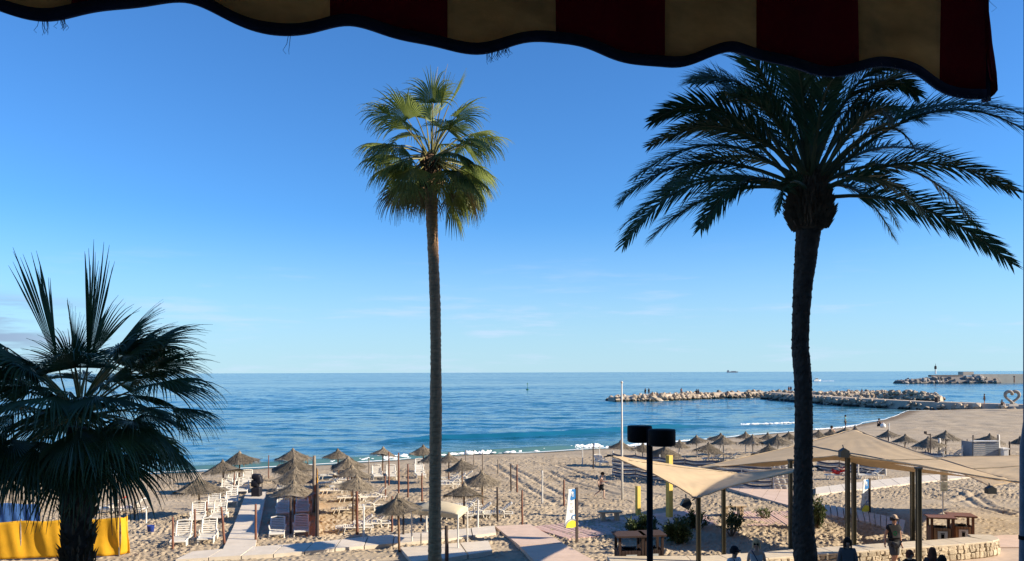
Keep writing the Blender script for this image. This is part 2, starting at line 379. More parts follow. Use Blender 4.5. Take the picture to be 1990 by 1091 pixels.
    shal = np.clip(1 - d / 16, 0, 1) ** 1.3 + 0.25 * calm
    struct(np_mesh('sea', V, cols, rows, m, attr={'shallow': np.clip(shal, 0, 1)}))
    return
build_sea()
def resample(P, n):
    L = [0]
    for a, b in zip(P[:-1], P[1:]): L.append(L[-1] + (b - a).length)
    o = []
    for k in range(n + 1):
        x = L[-1] * k / n
        for i in range(len(P) - 1):
            if x <= L[i + 1] + 1e-9: o.append(P[i].lerp(P[i + 1], (x - L[i]) / (L[i + 1] - L[i]))); break
    return o, L[-1]
m_foam = mat('foam', (0.72, 0.76, 0.78), rough=0.9, var=0.06, scale=3, bump=0.5, bscale=6)
def foam(name, label, pts, wid, hgt, x_dens, seed, up=0.0):
    r = random.Random(seed); mb = MB()
    for (a, b) in zip(pts[:-1], pts[1:]):
        A, B = Vector((*a, 0)), Vector((*b, 0)); L = (B - A).length; n = int(L * x_dens * 2.6 * (0.35 + 1.3 * vnoise(np.array([a[0] / 3.0]), np.array([a[1] / 3.0]), seed)[0]))
        nrm = (B - A).normalized().cross(Z)
        for i in range(n):
            t = r.random(); q = r.gauss(0, 0.4)
            p = A.lerp(B, t) + nrm * q * wid
            sxy = r.uniform(0.05, 0.22); sz = r.uniform(0.2, .85) * hgt * math.exp(-q * q)
            ph = r.random() * 6.28
            prof = [(1.0, -0.2), (0.8, 0.5), (0.2, 1.0)]
            M = Matrix.Translation((p.x, p.y, SEA + up)) @ Matrix.Rotation(math.atan2(B.y - A.y, B.x - A.x) + r.uniform(-.3, .3), 4, 'Z') @ Matrix.Diagonal((sxy * 2.6, sxy * 1.2 * wid, sz, 1))
            mb.lathe([(rr * r.uniform(.85, 1.15), zz) for rr, zz in prof], 7, M)
    # the unbroken white line that the clumps sit on, ragged in width
    Q, L = resample([Vector((*p, 0)) for p in pts], max(6, int(sum(math.dist(a, b) for a, b in zip(pts[:-1], pts[1:])) / .35)))
    vs = []
    for i, p in enumerate(Q):
        t = (Q[min(i + 1, len(Q) - 1)] - Q[max(i - 1, 0)]).normalized(); nn = t.cross(Z); e = math.sin(math.pi * i / (len(Q) - 1)) ** .35
        w0 = wid * e * (.12 + .5 * vnoise(np.array([p.x * .9]), np.array([p.y * .9]), seed)[0] + r.uniform(0, .12)); w1 = wid * e * (.10 + .55 * vnoise(np.array([p.x * .7]), np.array([p.y * .7]), seed + 9)[0] + r.uniform(0, .15))
        vs += [p - nn * w0 + Z * (SEA + up * .6), p + Z * (SEA + up + hgt * .35 * e), p + nn * w1 + Z * (SEA + up * .5)]
    mb.add(vs, [(3 * i + k, 3 * i + k + 1, 3 * i + k + 4, 3 * i + k + 3) for i in range(len(Q) - 1) for k in (0, 1)])
    o = mb.build(name, m_foam, smooth=True); o['kind'] = 'stuff'; o['label'] = label; o['category'] = 'foam'
    return o
def sub(P, x0, x1):
    xs = [p[0] for p in P]; out = []
    for i in range(9):
        x = x0 + (x1 - x0) * i / 8; out.append((x, float(np.interp(x, xs, [p[1] for p in P]))))
    return out
xa = lambda px, py: S(px, py, SEA).x
foam('breaking_foam', 'white foam of the small wave breaking along the beach in the middle', sub(BREAK, xa(905, 885), xa(1165, 869)), 0.75, 0.36, 9, 1, 0.12)
foam('breaking_foam', 'white foam breaking behind the thatched parasols at left', sub(BREAK, xa(640, 900), xa(790, 890)), 0.8, 0.36, 9, 2, 0.12)
foam('breaking_foam', 'thin white foam line left of the wooden posts', sub(BREAK, xa(430, 908), xa(640, 900)), 0.55, 0.22, 6, 3, 0.10)
foam('breaking_foam', 'white foam between the tall palm trunk and the first shore posts', sub(BREAK, xa(820, 889), xa(905, 885)), 0.5, 0.2, 6, 4, 0.12)
foam('wave_crest_foam', 'white curl at the broken end of the long wave beside the flagpole', sub(WAVE, xa(1146, 842), xa(1184, 839)), 0.7, 0.28, 9, 5, 0.3)
foam('wave_crest_foam', 'short white crest in the cove left of the date palm trunk', WAVE_E, 0.5, 0.2, 2.5, 6, 0.05)
foam('breaking_foam', 'white wash on the cove beach between the date palm and the standing bather', [tuple(S(a, b, SEA)[:2]) for a, b in [(1585, 835), (1620, 833), (1665, 828)]], 0.7, 0.16, 6, 7)
foam('breaking_foam', 'pale wash on the shore behind the parasols near the lamp', [tuple(S(a, b, SEA)[:2]) for a, b in [(1180, 869), (1260, 862), (1340, 856)]], 0.5, 0.12, 3, 8)

# thin lace of wash where the water ends on the sand
r = random.Random(4); mb = MB(); Q, L = resample([Vector((*p, 0)) for p in SHORE if -70 < p[0] < 100], 420); vs = []
for i, p in enumerate(Q):
    t = (Q[min(i + 1, len(Q) - 1)] - Q[max(i - 1, 0)]).normalized(); nn = t.cross(Z)
    o_ = .8 * (vnoise(np.array([p.x / 3.5]), np.array([p.y / 9]), 61)[0] - .5); w = (.01 + .30 * max(0, vnoise(np.array([p.x / 1.7]), np.array([p.y / 3]), 62)[0] - .3) ** 1.5) * (1 if p.x < 30 else .45)
    c = p + nn * (o_ - .2); vs += [c - nn * w + Z * (SEA + .10), c + nn * w + Z * (SEA + .07)]
mb.add(vs, [(2 * i, 2 * i + 1, 2 * i + 3, 2 * i + 2) for i in range(len(Q) - 1)])
o = mb.build('shore_wash', m_foam, smooth=True); o['kind'] = 'stuff'; o['label'] = 'thin white wash along the whole waterline of the beach'; o['category'] = 'foam'

# ------------------------------------------------------------------ promenade and walkways
m_prom = mat('promenade_paving', (0.52, 0.40, 0.30), var=0.15, scale=1.5, bump=0.2, bscale=30)
m_conc = mat('pale_concrete', (0.62, 0.55, 0.45), var=0.10, scale=2.0, bump=0.2, bscale=60, objvar=0.05)
m_pink = mat('pink_concrete', (0.60, 0.45, 0.35), var=0.10, scale=2.0, bump=0.2, bscale=60, objvar=0.05)
m_plank = mat('pink_plank', (0.56, 0.39, 0.33), var=0.2, scale=3.0, stretch=(1, 8, 8), bump=0.3, bscale=20, objvar=0.10)
def poly_slab(mb, pts, top, thick=0.25):
    n = len(pts)
    vs = [(p[0], p[1], top if len(p) < 3 else p[2]) for p in pts]; vs += [(x, y, z - thick) for x, y, z in vs]
    mb.add(vs, [tuple(range(n))] + [tuple(range(2 * n - 1, n - 1, -1))] + [(i, i + n, (i + 1) % n + n, (i + 1) % n) for i in range(n)])
mb = MB()
poly_slab(mb, [(-60, -1.4), (60, -1.4), (60, 29.0), (17.6, 29.0), (16.8, 28.0), (15.1, 27.4), (12.6, 26.75), (10.0, 26.05), (8.2, 25.5), (6.35, 25.0), (3.2, 24.95), (2.2, 25.4), (2.0, 26.2), (-60, 26.2)], 0.0, 0.5)
struct(mb.build('promenade', m_prom))
mb = MB(); poly_slab(mb, [(17.2, 29.05), (40, 29.05), (40, 32.0), (19.0, 31.2), (16.0, 30.0), (16.9, 29.3)], 0.03, 0.3)
struct(mb.build('paved_corner', m_pink))
def strip_slabs(name, top_px, bot_px, n, m, gap=0.03, lift=0.15, thick=0.2, split=0):
    """a path of separate slabs; its two edges are polylines on the sand"""
    A = [G(*p) for p in top_px]; B = [G(*p) for p in bot_px]
    def along(P, t):
        L = [0]
        for a, b in zip(P[:-1], P[1:]): L.append(L[-1] + (b - a).length)
        x = t * L[-1]
        for i in range(len(P) - 1):
            if x <= L[i + 1] + 1e-9: return P[i].lerp(P[i + 1], (x - L[i]) / (L[i + 1] - L[i]))
        return P[-1]
    root = put(name, None); root['kind'] = 'structure'
    for i in range(n):
        a0, a1 = along(A, i / n), along(A, (i + 1) / n); b0, b1 = along(B, i / n), along(B, (i + 1) / n)
        ga, gb = (a1 - a0).normalized() * gap / 2, (b1 - b0).normalized() * gap / 2
        mb = MB(); l = lift + rnd.uniform(-.008, .008)
        q = [b0 + gb, b1 - gb, a1 - ga, a0 + ga]
        area = sum(q[k].x * q[(k + 1) % 4].y - q[(k + 1) % 4].x * q[k].y for k in range(4))
        if area < 0: q = q[::-1]
        poly_slab(mb, [(p.x, p.y, p.z + l) for p in q], 0, thick)
        mb.build('slab', m, root)
    return root
strip_slabs('beach_walkway', [(430, 1082), (454, 1030), (478, 964)], [(494, 1078), (505, 1028), (518, 960)], 12, m_conc, gap=0.02)
strip_slabs('slab_path', [(372, 1080), (480, 1071), (620, 1061), (720, 1050), (840, 1040), (962, 1029)], [(340, 1096), (560, 1083), (720, 1068), (850, 1057), (965, 1043)], 11, m_conc, gap=0.04)
strip_slabs('slab_landing', [(776, 1072), (850, 1066), (950, 1058)], [(800, 1100), (850, 1096), (958, 1078)], 3, m_conc, gap=0.05)
strip_slabs('pink_path', [(962, 1029), (1012, 1070), (1060, 1120)], [(1030, 1025), (1080, 1055), (1180, 1112)], 4, m_pink, gap=0.04, lift=0.14)
strip_slabs('cross_path', [(1585, 953), (1700, 938), (1790, 929), (1888, 923)], [(1585, 966), (1700, 953), (1800, 941), (1892, 931)], 12, m_conc, gap=0.03)
strip_slabs('ramp_path', [(1412, 951), (1500, 951), (1560, 962)], [(1414, 954), (1490, 976), (1560, 996)], 6, m_pink, gap=0.03)
strip_slabs('plank_path', [(1590, 984), (1680, 1000), (1760, 1018)], [(1590, 1004), (1680, 1020), (1755, 1042)], 14, m_pink, gap=0.05)
def boardwalk(name, tl, tr, bl, br, n):
    A0, A1, B0, B1 = G(*tl), G(*tr), G(*bl), G(*br)
    root = put(name, None); root['kind'] = 'structure'
    for i in range(n):
        t0, t1 = i / n, (i + 1) / n; g_ = 0.14 / n
        mb = MB(); l = 0.09 + rnd.uniform(-.012, .012)
        q = [B0.lerp(B1, t0 + 0.10 / n), B0.lerp(B1, t1 - 0.10 / n), A0.lerp(A1, t1 - 0.10 / n), A0.lerp(A1, t0 + 0.10 / n)]
        poly_slab(mb, [(p.x, p.y, p.z + l) for p in q], 0, 0.08)
        mb.build('plank', m_plank, root)
    mb = MB()
    for s in (0.06, 0.94):
        a, b = A0.lerp(B0, s), A1.lerp(B1, s)
        mb.tube([a + Z * 0.0, b + Z * 0.0], 0.04, 4)
    mb.build('joist', mat('joist', (0.12, 0.08, 0.06)), root)
boardwalk('boardwalk', (1030, 1028), (1335, 996), (1105, 1052), (1420, 1020), 62)
boardwalk('boardwalk', (1425, 998), (1550, 996), (1455, 1026), (1600, 1022), 22)

# ------------------------------------------------------------------ stone wall
m_stone = mat('wall_stone', (0.50, 0.42, 0.30), var=0.3, scale=5, bump=0.8, bscale=14, objvar=0.22)
m_mortar = mat('mortar', (0.24, 0.18, 0.12), var=0.2, scale=10)
m_cap = mat('cap_stone', (0.56, 0.48, 0.36), var=0.12, scale=4, bump=0.2, bscale=30, objvar=0.05)
wall = thing('stone_wall', 'low rubble stone wall with smooth cap curving behind the walking man', 'wall')
WP = [Vector(p) for p in [(3.0, 24.75, 0), (6.35, 24.8, 0), (8.2, 25.3, 0), (10.0, 25.85, 0), (12.6, 26.55, 0), (15.06, 27.2, 0), (16.4, 27.65, 0), (16.95, 28.05, 0), (17.0, 28.7, 0)]]
def offs(P, d):
    o = []
    for i, p in enumerate(P):
        t = (P[min(i + 1, len(P) - 1)] - P[max(i - 1, 0)]).normalized(); o.append(p + t.cross(Z) * d)   # towards the viewer
    return o
wp, wl = resample(WP, 60)
def ribbon(mb, P, d0, d1, z0, z1):
    a, b = offs(P, d0), offs(P, d1); n = len(P)
    vs = [(p.x, p.y, z0) for p in a] + [(p.x, p.y, z1) for p in a] + [(p.x, p.y, z1) for p in b] + [(p.x, p.y, z0) for p in b]
    fs = []
    for i in range(n - 1):
        for k in range(4): k2 = (k + 1) % 4; fs.append((k * n + i, k * n + i + 1, k2 * n + i + 1, k2 * n + i))
    fs += [(0, n, 2 * n, 3 * n), (n - 1, 4 * n - 1, 3 * n - 1, 2 * n - 1)]
    mb.add(vs, fs)
mb = MB(); ribbon(mb, wp, 0.0, -0.66, -0.3, 0.485); mb.build('wall_core', m_mortar, wall)
for i in range(12):
    mb = MB(); seg = wp[i * 5:i * 5 + 6]
    ribbon(mb, seg, 0.075, -0.76, 0.488, 0.56); o = mb.build('cap_slab', m_cap, wall)
    md = o.modifiers.new('bevel', 'BEVEL'); md.width = 0.02; md.segments = 2
def stone_mesh(seed):
    r = random.Random(seed); bm = bmesh.new(); bmesh.ops.create_cube(bm, size=1)
    bmesh.ops.bevel(bm, geom=bm.edges[:], offset=0.16, segments=1, affect='EDGES', profile=0.6)
    for v in bm.verts: v.co += Vector((r.uniform(-.09, .09), r.uniform(-.06, .06), r.uniform(-.09, .09)))
    me = bpy.data.meshes.new('stone'); bm.to_mesh(me); bm.free(); me.materials.append(m_stone); return me
SM = [stone_mesh(i) for i in range(9)]
z = 0.02; front = offs(wp, 0.0)
def at_len(P, x):
    acc = 0
    for a, b in zip(P[:-1], P[1:]):
        L = (b - a).length
        if acc + L >= x: return a.lerp(b, (x - acc) / L), (b - a).normalized()
        acc += L
    return P[-1], (P[-1] - P[-2]).normalized()
for row, hh in enumerate((0.21, 0.13, 0.145)):
    x = rnd.uniform(0, .1)
    while x < wl - 0.05:
        w = rnd.choice((.11, .14, .17, .2, .26, .33)) * rnd.uniform(.9, 1.1); p, t = at_len(front, x + w / 2)
        if p.x > 4.2 or True:
            o = put('stone', rnd.choice(SM), wall, (p.x, p.y, z + hh / 2 + rnd.uniform(-.015, .015)), math.atan2(t.y, t.x) + (math.pi if rnd.random() < .5 else 0))
            o.scale = (w * 0.96, 0.14 + rnd.uniform(0, .05), hh * rnd.uniform(.85, 1.3)); o.rotation_euler.y = rnd.uniform(-.2, .2)
        x += w
    z += hh
# ------------------------------------------------------------------ palms
def leafmat(name, col, col2, transl=0.25, var=0.25, rough=0.45, spec=0.4):
    return mat(name, col, rough=rough, var=var, scale=1.6, col2=col2, transl=transl, spec=spec, objvar=0.15)
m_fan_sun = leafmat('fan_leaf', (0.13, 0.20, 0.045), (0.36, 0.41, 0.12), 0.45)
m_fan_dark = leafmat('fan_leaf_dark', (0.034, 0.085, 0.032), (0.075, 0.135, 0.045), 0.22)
m_fan_dry = leafmat('fan_leaf_dry', (0.32, 0.25, 0.13), (0.22, 0.2, 0.08), 0.3)
m_pet = mat('petiole', (0.20, 0.19, 0.07), var=0.25, scale=3, rough=0.5)
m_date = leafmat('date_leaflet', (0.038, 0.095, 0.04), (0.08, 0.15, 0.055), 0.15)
m_date_lit = leafmat('date_leaflet_lit', (0.26, 0.22, 0.10), (0.16, 0.15, 0.06), 0.3)  # fronds caught by the sun: the light is put into their colour
m_rach = mat('rachis', (0.11, 0.11, 0.045), var=0.2, scale=3, rough=0.5)
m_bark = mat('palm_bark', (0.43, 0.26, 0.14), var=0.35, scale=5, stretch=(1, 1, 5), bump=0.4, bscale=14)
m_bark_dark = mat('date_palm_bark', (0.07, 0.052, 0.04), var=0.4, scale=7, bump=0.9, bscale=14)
m_fibre = mat('palm_fibre', (0.13, 0.08, 0.045), var=0.5, scale=8, bump=0.9, bscale=20)

def bez(a, c, b, t): return a * (1 - t) ** 2 + c * (2 * t * (1 - t)) + b * t ** 2
def fan_leaf(base, end, arch, R, spread, nseg, droop, roll, r, fold=0.25, split=0.5, pet_r=0.018):
    """one palmate leaf: arching stalk, pleated fan, hanging segment tips; returns (blade, stalk) builders"""
    mb, st = MB(), MB()
    L = (end - base).length
    c = (base + end) / 2 + Z * arch * L
    pts = [bez(base, c, end, i / 7) for i in range(8)]
    st.tube(pts, [pet_r * (1.3 - .6 * i / 7) for i in range(8)], 5)
    dh = (end - c).normalized()
    side = dh.cross(Z)
    side = side.normalized() if side.length > 0.15 else Vector((1, 0, 0)).cross(dh).normalized()
    side = Quaternion(dh, roll) @ side
    nrm = side.cross(dh).normalized()
    da = 2 * spread / nseg
    for i in range(nseg):
        a = -spread + (i + .5) * da
        Ls = R * (0.72 + 0.28 * math.cos(a * .7)) * r.uniform(.86, 1.1)
        dirv = (dh * math.cos(a) + side * math.sin(a) - nrm * fold * abs(math.sin(a))).normalized()
        p = end + dirv * 0.02; K = 7; vs = []; dr = droop * r.uniform(.6, 1.5)
        sw = side * r.uniform(-.05, .05)
        for k in range(K + 1):
            t = k / K; rr = t * Ls
            w = rr * math.tan(da / 2) * 1.04 if t < split else (split * Ls) * math.tan(da / 2) * max(0.04, 1 - ((t - split) / (1 - split)) ** 1.1)
            w = max(w, 0.003)
            wd = nrm.cross(dirv); wd = wd.normalized() if wd.length > 1e-3 else side
            nn = dirv.cross(wd).normalized()
            vs += [p - wd * w - nn * w * .45, p + nn * w * .45, p + wd * w - nn * w * .45]
            if t > 0.28: dirv = (dirv - Z * dr * (t - .2) * 1.0 + sw * t).normalized()
            p = p + dirv * (Ls / K)
        fs = []
        for k in range(K):
            o = k * 3; fs += [(o, o + 1, o + 4, o + 3), (o + 1, o + 2, o + 5, o + 4)]
        mb.add(vs, fs)
    return mb, st
def leaf_obj(root, items, hub, px_hub, ppm, r, mats, defaults):
    for it in items:
        dx, dz, dy, spread, droop, scale, m = it
        end = hub + Vector((dx / ppm, dy, -dz / ppm))
        b = hub + Vector((r.uniform(-.06, .06), r.uniform(-.06, .06), r.uniform(-.15, .05)))
        mb, st = fan_leaf(b, end, -.38 if spread < 20 else r.uniform(.08, .2) if dz < 60 else .28, defaults['R'] * scale, math.radians(spread), defaults['n'] if spread > 50 else 14, droop, r.uniform(-.5, .5), r, split=.72 if spread < 20 else .5, pet_r=defaults.get('pet', .018))
        f = mb.build('frond', m, root); st.build('stalk', m_pet, f)
def bumpy_trunk(name, m, pts, rad, root, n=22, per=0.07, amp=0.05, seed=0, ring=None):
    P, L = resample([Vector(p) for p in pts], 1); nr = max(8, int(L / per))
    P, L = resample([Vector(p) for p in pts], nr)
    for _ in range(2):
        P = [P[0]] + [(P[i - 1] + P[i] * 2 + P[i + 1]) / 4 for i in range(1, nr)] + [P[-1]]
    r = random.Random(seed)
    ts = np.linspace(0, 1, nr + 1); hs = np.array([p[2] for p in pts]); zz = np.array([p.z for p in P])
    rr = np.interp(zz, hs, rad)
    jt = lambda i, k: 1 + r.uniform(-amp, amp) + (ring if ring and i % 3 == 0 else 0)
    mb = MB(); mb.tube(P, list(rr), n, jitter=jt); o = mb.build(name, m, root); return o, P, rr

# tall slim fan palm, sunlit
YW = 20.0; PW = F / YW
def tall_fan_palm():
    r = random.Random(21)
    base = W(846, 1223, YW); base.z = 0
    root = thing('fan_palm', 'tall slim fan palm with sunlit crown and bare brown trunk', 'palm tree', base)
    L = lambda px, py: W(px, py, YW) - base
    path = [(845, 1223, 34), (845, 1091, 29), (845, 1000, 27), (846, 900, 25), (847, 800, 26), (847, 700, 24), (846, 600, 22.5), (843, 520, 23), (840, 450, 24.5), (838, 385, 26), (837, 340, 27)]
    pts = [L(a, b) for a, b, w in path]; rad = [w * .90 / 2 / PW * (1 + .04 * math.sin(i * 2.3)) for i, (a, b, w) in enumerate(path)]
    bumpy_trunk('trunk', m_bark, pts, rad, root, n=20, per=0.05, amp=0.045, seed=4, ring=0.03)
    mb = MB()   # fibrous collar of old leaf bases
    mb.lathe([(0.14, -.42), (0.19, -.3), (0.22, 0), (0.20, .3), (0.12, .5)], 14, Matrix.Translation(L(837, 338)))
    for k in range(170):
        a = r.random() * 6.28; zc = r.uniform(-.42, .35)
        M = Matrix.Translation(L(837, 338) + Vector((math.cos(a) * .20, math.sin(a) * .20, zc))) @ Matrix.Rotation(a, 4, 'Z') @ Matrix.Rotation(r.uniform(.1, .9), 4, 'Y')
        mb.add([(-.02, -.03, 0), (-.02, .03, 0), (.02, 0, .13 + r.random() * .1), (.05, 0, 0)], [(0, 1, 2), (0, 3, 2), (1, 3, 2)], M)
    mb.build('leaf_base_collar', m_fibre, root)
    hub = L(838, 308)
    S_, D_ = m_fan_sun, m_fan_dry
    it = []
    # (dx px, dy px, depth m, spread deg, droop, scale, material): placed from the silhouette
    for dx, dz, dy in [(-48, -125, .3), (-95, -95, -.2), (-110, -45, .5), (-98, 22, -.3), (-50, -75, -.7), (-20, -112, .8), (-62, -10, -1.0), (5, -125, -.2),
                       (62, -85, -.5), (98, -65, .3), (112, -40, .0), (52, -45, -1.0), (72, 0, .9), (98, 25, -.4), (66, 12, -.9), (-34, 34, -.75), (40, 40, -.7), (-42, -45, -1.0), (10, -60, 1.2),
                       (-70, 40, .8), (-62, 25, -.8), (70, 45, -.8), (40, -48, -1.0), (-85, -20, .9), (85, -10, -.9), (-15, 20, 1.2), (20, 30, 1.2), (-60, 5, 1.0), (55, -20, 1.2), (-110, -10, .2)]:
        it.append((dx * .80, dz * .82, dy * .8, r.uniform(72, 95), r.uniform(.5, .85), r.uniform(.85, 1.1), S_))
    for k in range(16): it.append((r.choice((-1, 1)) * r.uniform(38, 88), r.uniform(-70, 55), r.choice((-1, 1)) * r.uniform(.3, .9), r.uniform(70, 90), r.uniform(.6, 1.0), r.uniform(.75, 1.0), S_))
    for k in range(12): it.append((r.choice((-1, 1)) * r.uniform(20, 78), r.uniform(20, 66), r.uniform(-.75, .8), r.uniform(60, 80), r.uniform(.9, 1.2), r.uniform(.75, 1.0), S_))
    it += [(34, -105, .1, 22, .04, 1.0, S_), (-2, -78, .2, 40, .05, .9, S_), (20, -92, -.2, 26, .05, .9, S_), (-14, -88, .4, 28, .1, .8, S_), (30, -70, .5, 30, .15, .9, S_)]
    it += [(42, 92, -.2, 48, .5, 1.0, S_), (-30, 62, -.35, 60, .9, .9, D_), (34, 58, .5, 60, .9, .85, D_), (-62, 52, .3, 65, .9, 1.0, D_), (64, 62, .1, 60, .9, .95, D_), (-14, 50, .7, 60, 1.0, .9, D_)]
    leaf_obj(root, it, hub, None, PW, r, None, dict(R=0.95, n=36))
    # two thin dry flower stalks above the crown
    for a in ((870, 125, 868, 172), (851, 130, 845, 180)):
        mb = MB(); p0, p1 = L(838, 300), L(a[0], a[1]); mb.tube([p0, p0.lerp(p1, .6) + Vector((-.05, 0, .05)), p1], [.012, .008, .004], 4); mb.build('flower_stalk', m_fan_dry, root)
tall_fan_palm()

# broad fan palm in the shade at left
YL = 13.2; PL = F / YL
def left_fan_palm():
    r = random.Random(33)
    base = W(150, 1480, YL); base.z = 0
    root = thing('fan_palm', 'broad dark fan palm in shade before the yellow windbreak', 'palm tree', base)
    L = lambda px, py: W(px, py, YL) - base
    path = [(152, 1480, 70), (152, 1300, 62), (152, 1150, 56), (152, 1091, 52), (152, 1020, 50), (150, 950, 56), (150, 880, 46), (152, 830, 34)]
    pts = [L(a, b) for a, b, w in path]; rad = [w / 2 / PL for a, b, w in path]
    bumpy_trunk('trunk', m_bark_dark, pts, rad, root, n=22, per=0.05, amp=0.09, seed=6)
    mb = MB()
    for k in range(420):
        a = r.random() * 6.28; py = r.uniform(870, 1150); c = L(152, py); R = np.interp(py, [830, 880, 950, 1020, 1150], [17, 23, 28, 25, 28]) / PL
        M = Matrix.Translation(c + Vector((math.cos(a) * R * .95, math.sin(a) * R * .95, 0))) @ Matrix.Rotation(a, 4, 'Z') @ Matrix.Rotation(r.uniform(.2, .7), 4, 'Y')
        mb.add([(-.02, -.035, 0), (-.02, .035, 0), (.01, 0, .12 + r.random() * .1), (.04, 0, 0)], [(0, 1, 2), (0, 3, 2), (1, 3, 2)], M)
    mb.build('leaf_base_collar', m_fibre, root)
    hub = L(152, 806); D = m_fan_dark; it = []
    for dx, dz, dy, sp, dr, sc in [(118, -130, .1, 85, .35, 1.0), (168, -60, -.3, 85, .55, 1.05), (135, 10, -.5, 90, .75, .95), (165, -10, .4, 85, .7, .85), (95, -40, -1.0, 90, .6, 1.1),
                                   (60, -95, .6, 85, .4, 1.0), (105, 70, -.7, 85, .7, 1.05), (-40, 35, -1.2, 95, .6, 1.15), (-95, 30, -.7, 90, .65, 1.1), (10, 40, -1.2, 95, .7, 1.1),
                                   (-35, -100, -.9, 85, .55, 1.1), (-90, -110, -.3, 85, .5, 1.05), (-150, -90, -.2, 85, .6, 1.0), (-140, -20, .3, 85, .65, 1.0), (-120, 60, -.3, 85, .7, 1.0),
                                   (-60, 70, -.9, 85, .8, 1.0), (60, 60, -1.1, 90, .75, 1.1), (70, 5, 1.0, 85, .6, 1.0), (-60, -30, 1.1, 85, .6, 1.0), (20, -120, 1.0, 80, .4, 1.0),
                                   (130, 60, .7, 85, .7, .95), (-90, 20, 1.0, 85, .7, 1.0), (40, -40, -1.3, 90, .6, 1.0), (-170, -120, .5, 80, .6, .9), (120, 40, .1, 85, .8, .9), (0, 20, 1.3, 85, .7, 1.0), (115, 20, -1.1, 85, .7, 1.0),
                                   (75, 20, -1.2, 88, .75, 1.05), (-20, 55, -1.1, 88, .8, 1.0)]:
        it.append((dx, dz, dy, sp, dr, sc, D))
    it += [(-52, -95, .2, 13, .08, 1.72, D), (24, -85, -.1, 12, .03, 1.72, D), (-40, -45, -.7, 82, .45, .75, D), (0, -52, -.9, 82, .4, .75, D), (36, -46, -.8, 82, .45, .75, D), (72, -62, -.4, 80, .4, .75, D), (-72, -52, -.3, 80, .4, .75, D), (20, -66, .7, 80, .35, .75, D), (-25, -66, .6, 80, .35, .75, D), (-14, -105, .1, 60, .15, .85, D), (12, -90, -.4, 65, .2, .8, D), (62, -128, .2, 60, .18, .9, D), (98, -112, -.2, 65, .2, .9, D), (-30, -75, -.5, 60, .25, .8, D), (45, -100, .5, 60, .2, .8, D), (0, -95, .3, 3, .0, 1.25, D), (12, -110, .2, 35, .3, 1.0, D), (60, -120, .6, 55, .35, .9, D)]
    for k in range(10): it.append((r.uniform(-130, 130), r.uniform(-30, 60), r.uniform(-1.1, 1.1), 85, .7, r.uniform(.75, .95), D))
    for dx, dz, dy in [(85, -120, -.2), (40, -90, -.7), (-20, -80, -1.0), (-75, -75, -.6), (-110, -60, .4), (70, -70, .7), (100, -90, .3), (130, -40, -.5), (-130, -130, -.1), (10, -60, 1.1), (-40, -100, .7), (55, -105, .2), (150, -95, .1), (-90, -20, -1.0)]:
        it.append((dx, dz, dy, r.uniform(70, 90), r.uniform(.3, .6), r.uniform(.72, .9), D))
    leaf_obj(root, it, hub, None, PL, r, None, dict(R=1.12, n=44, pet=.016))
left_fan_palm()

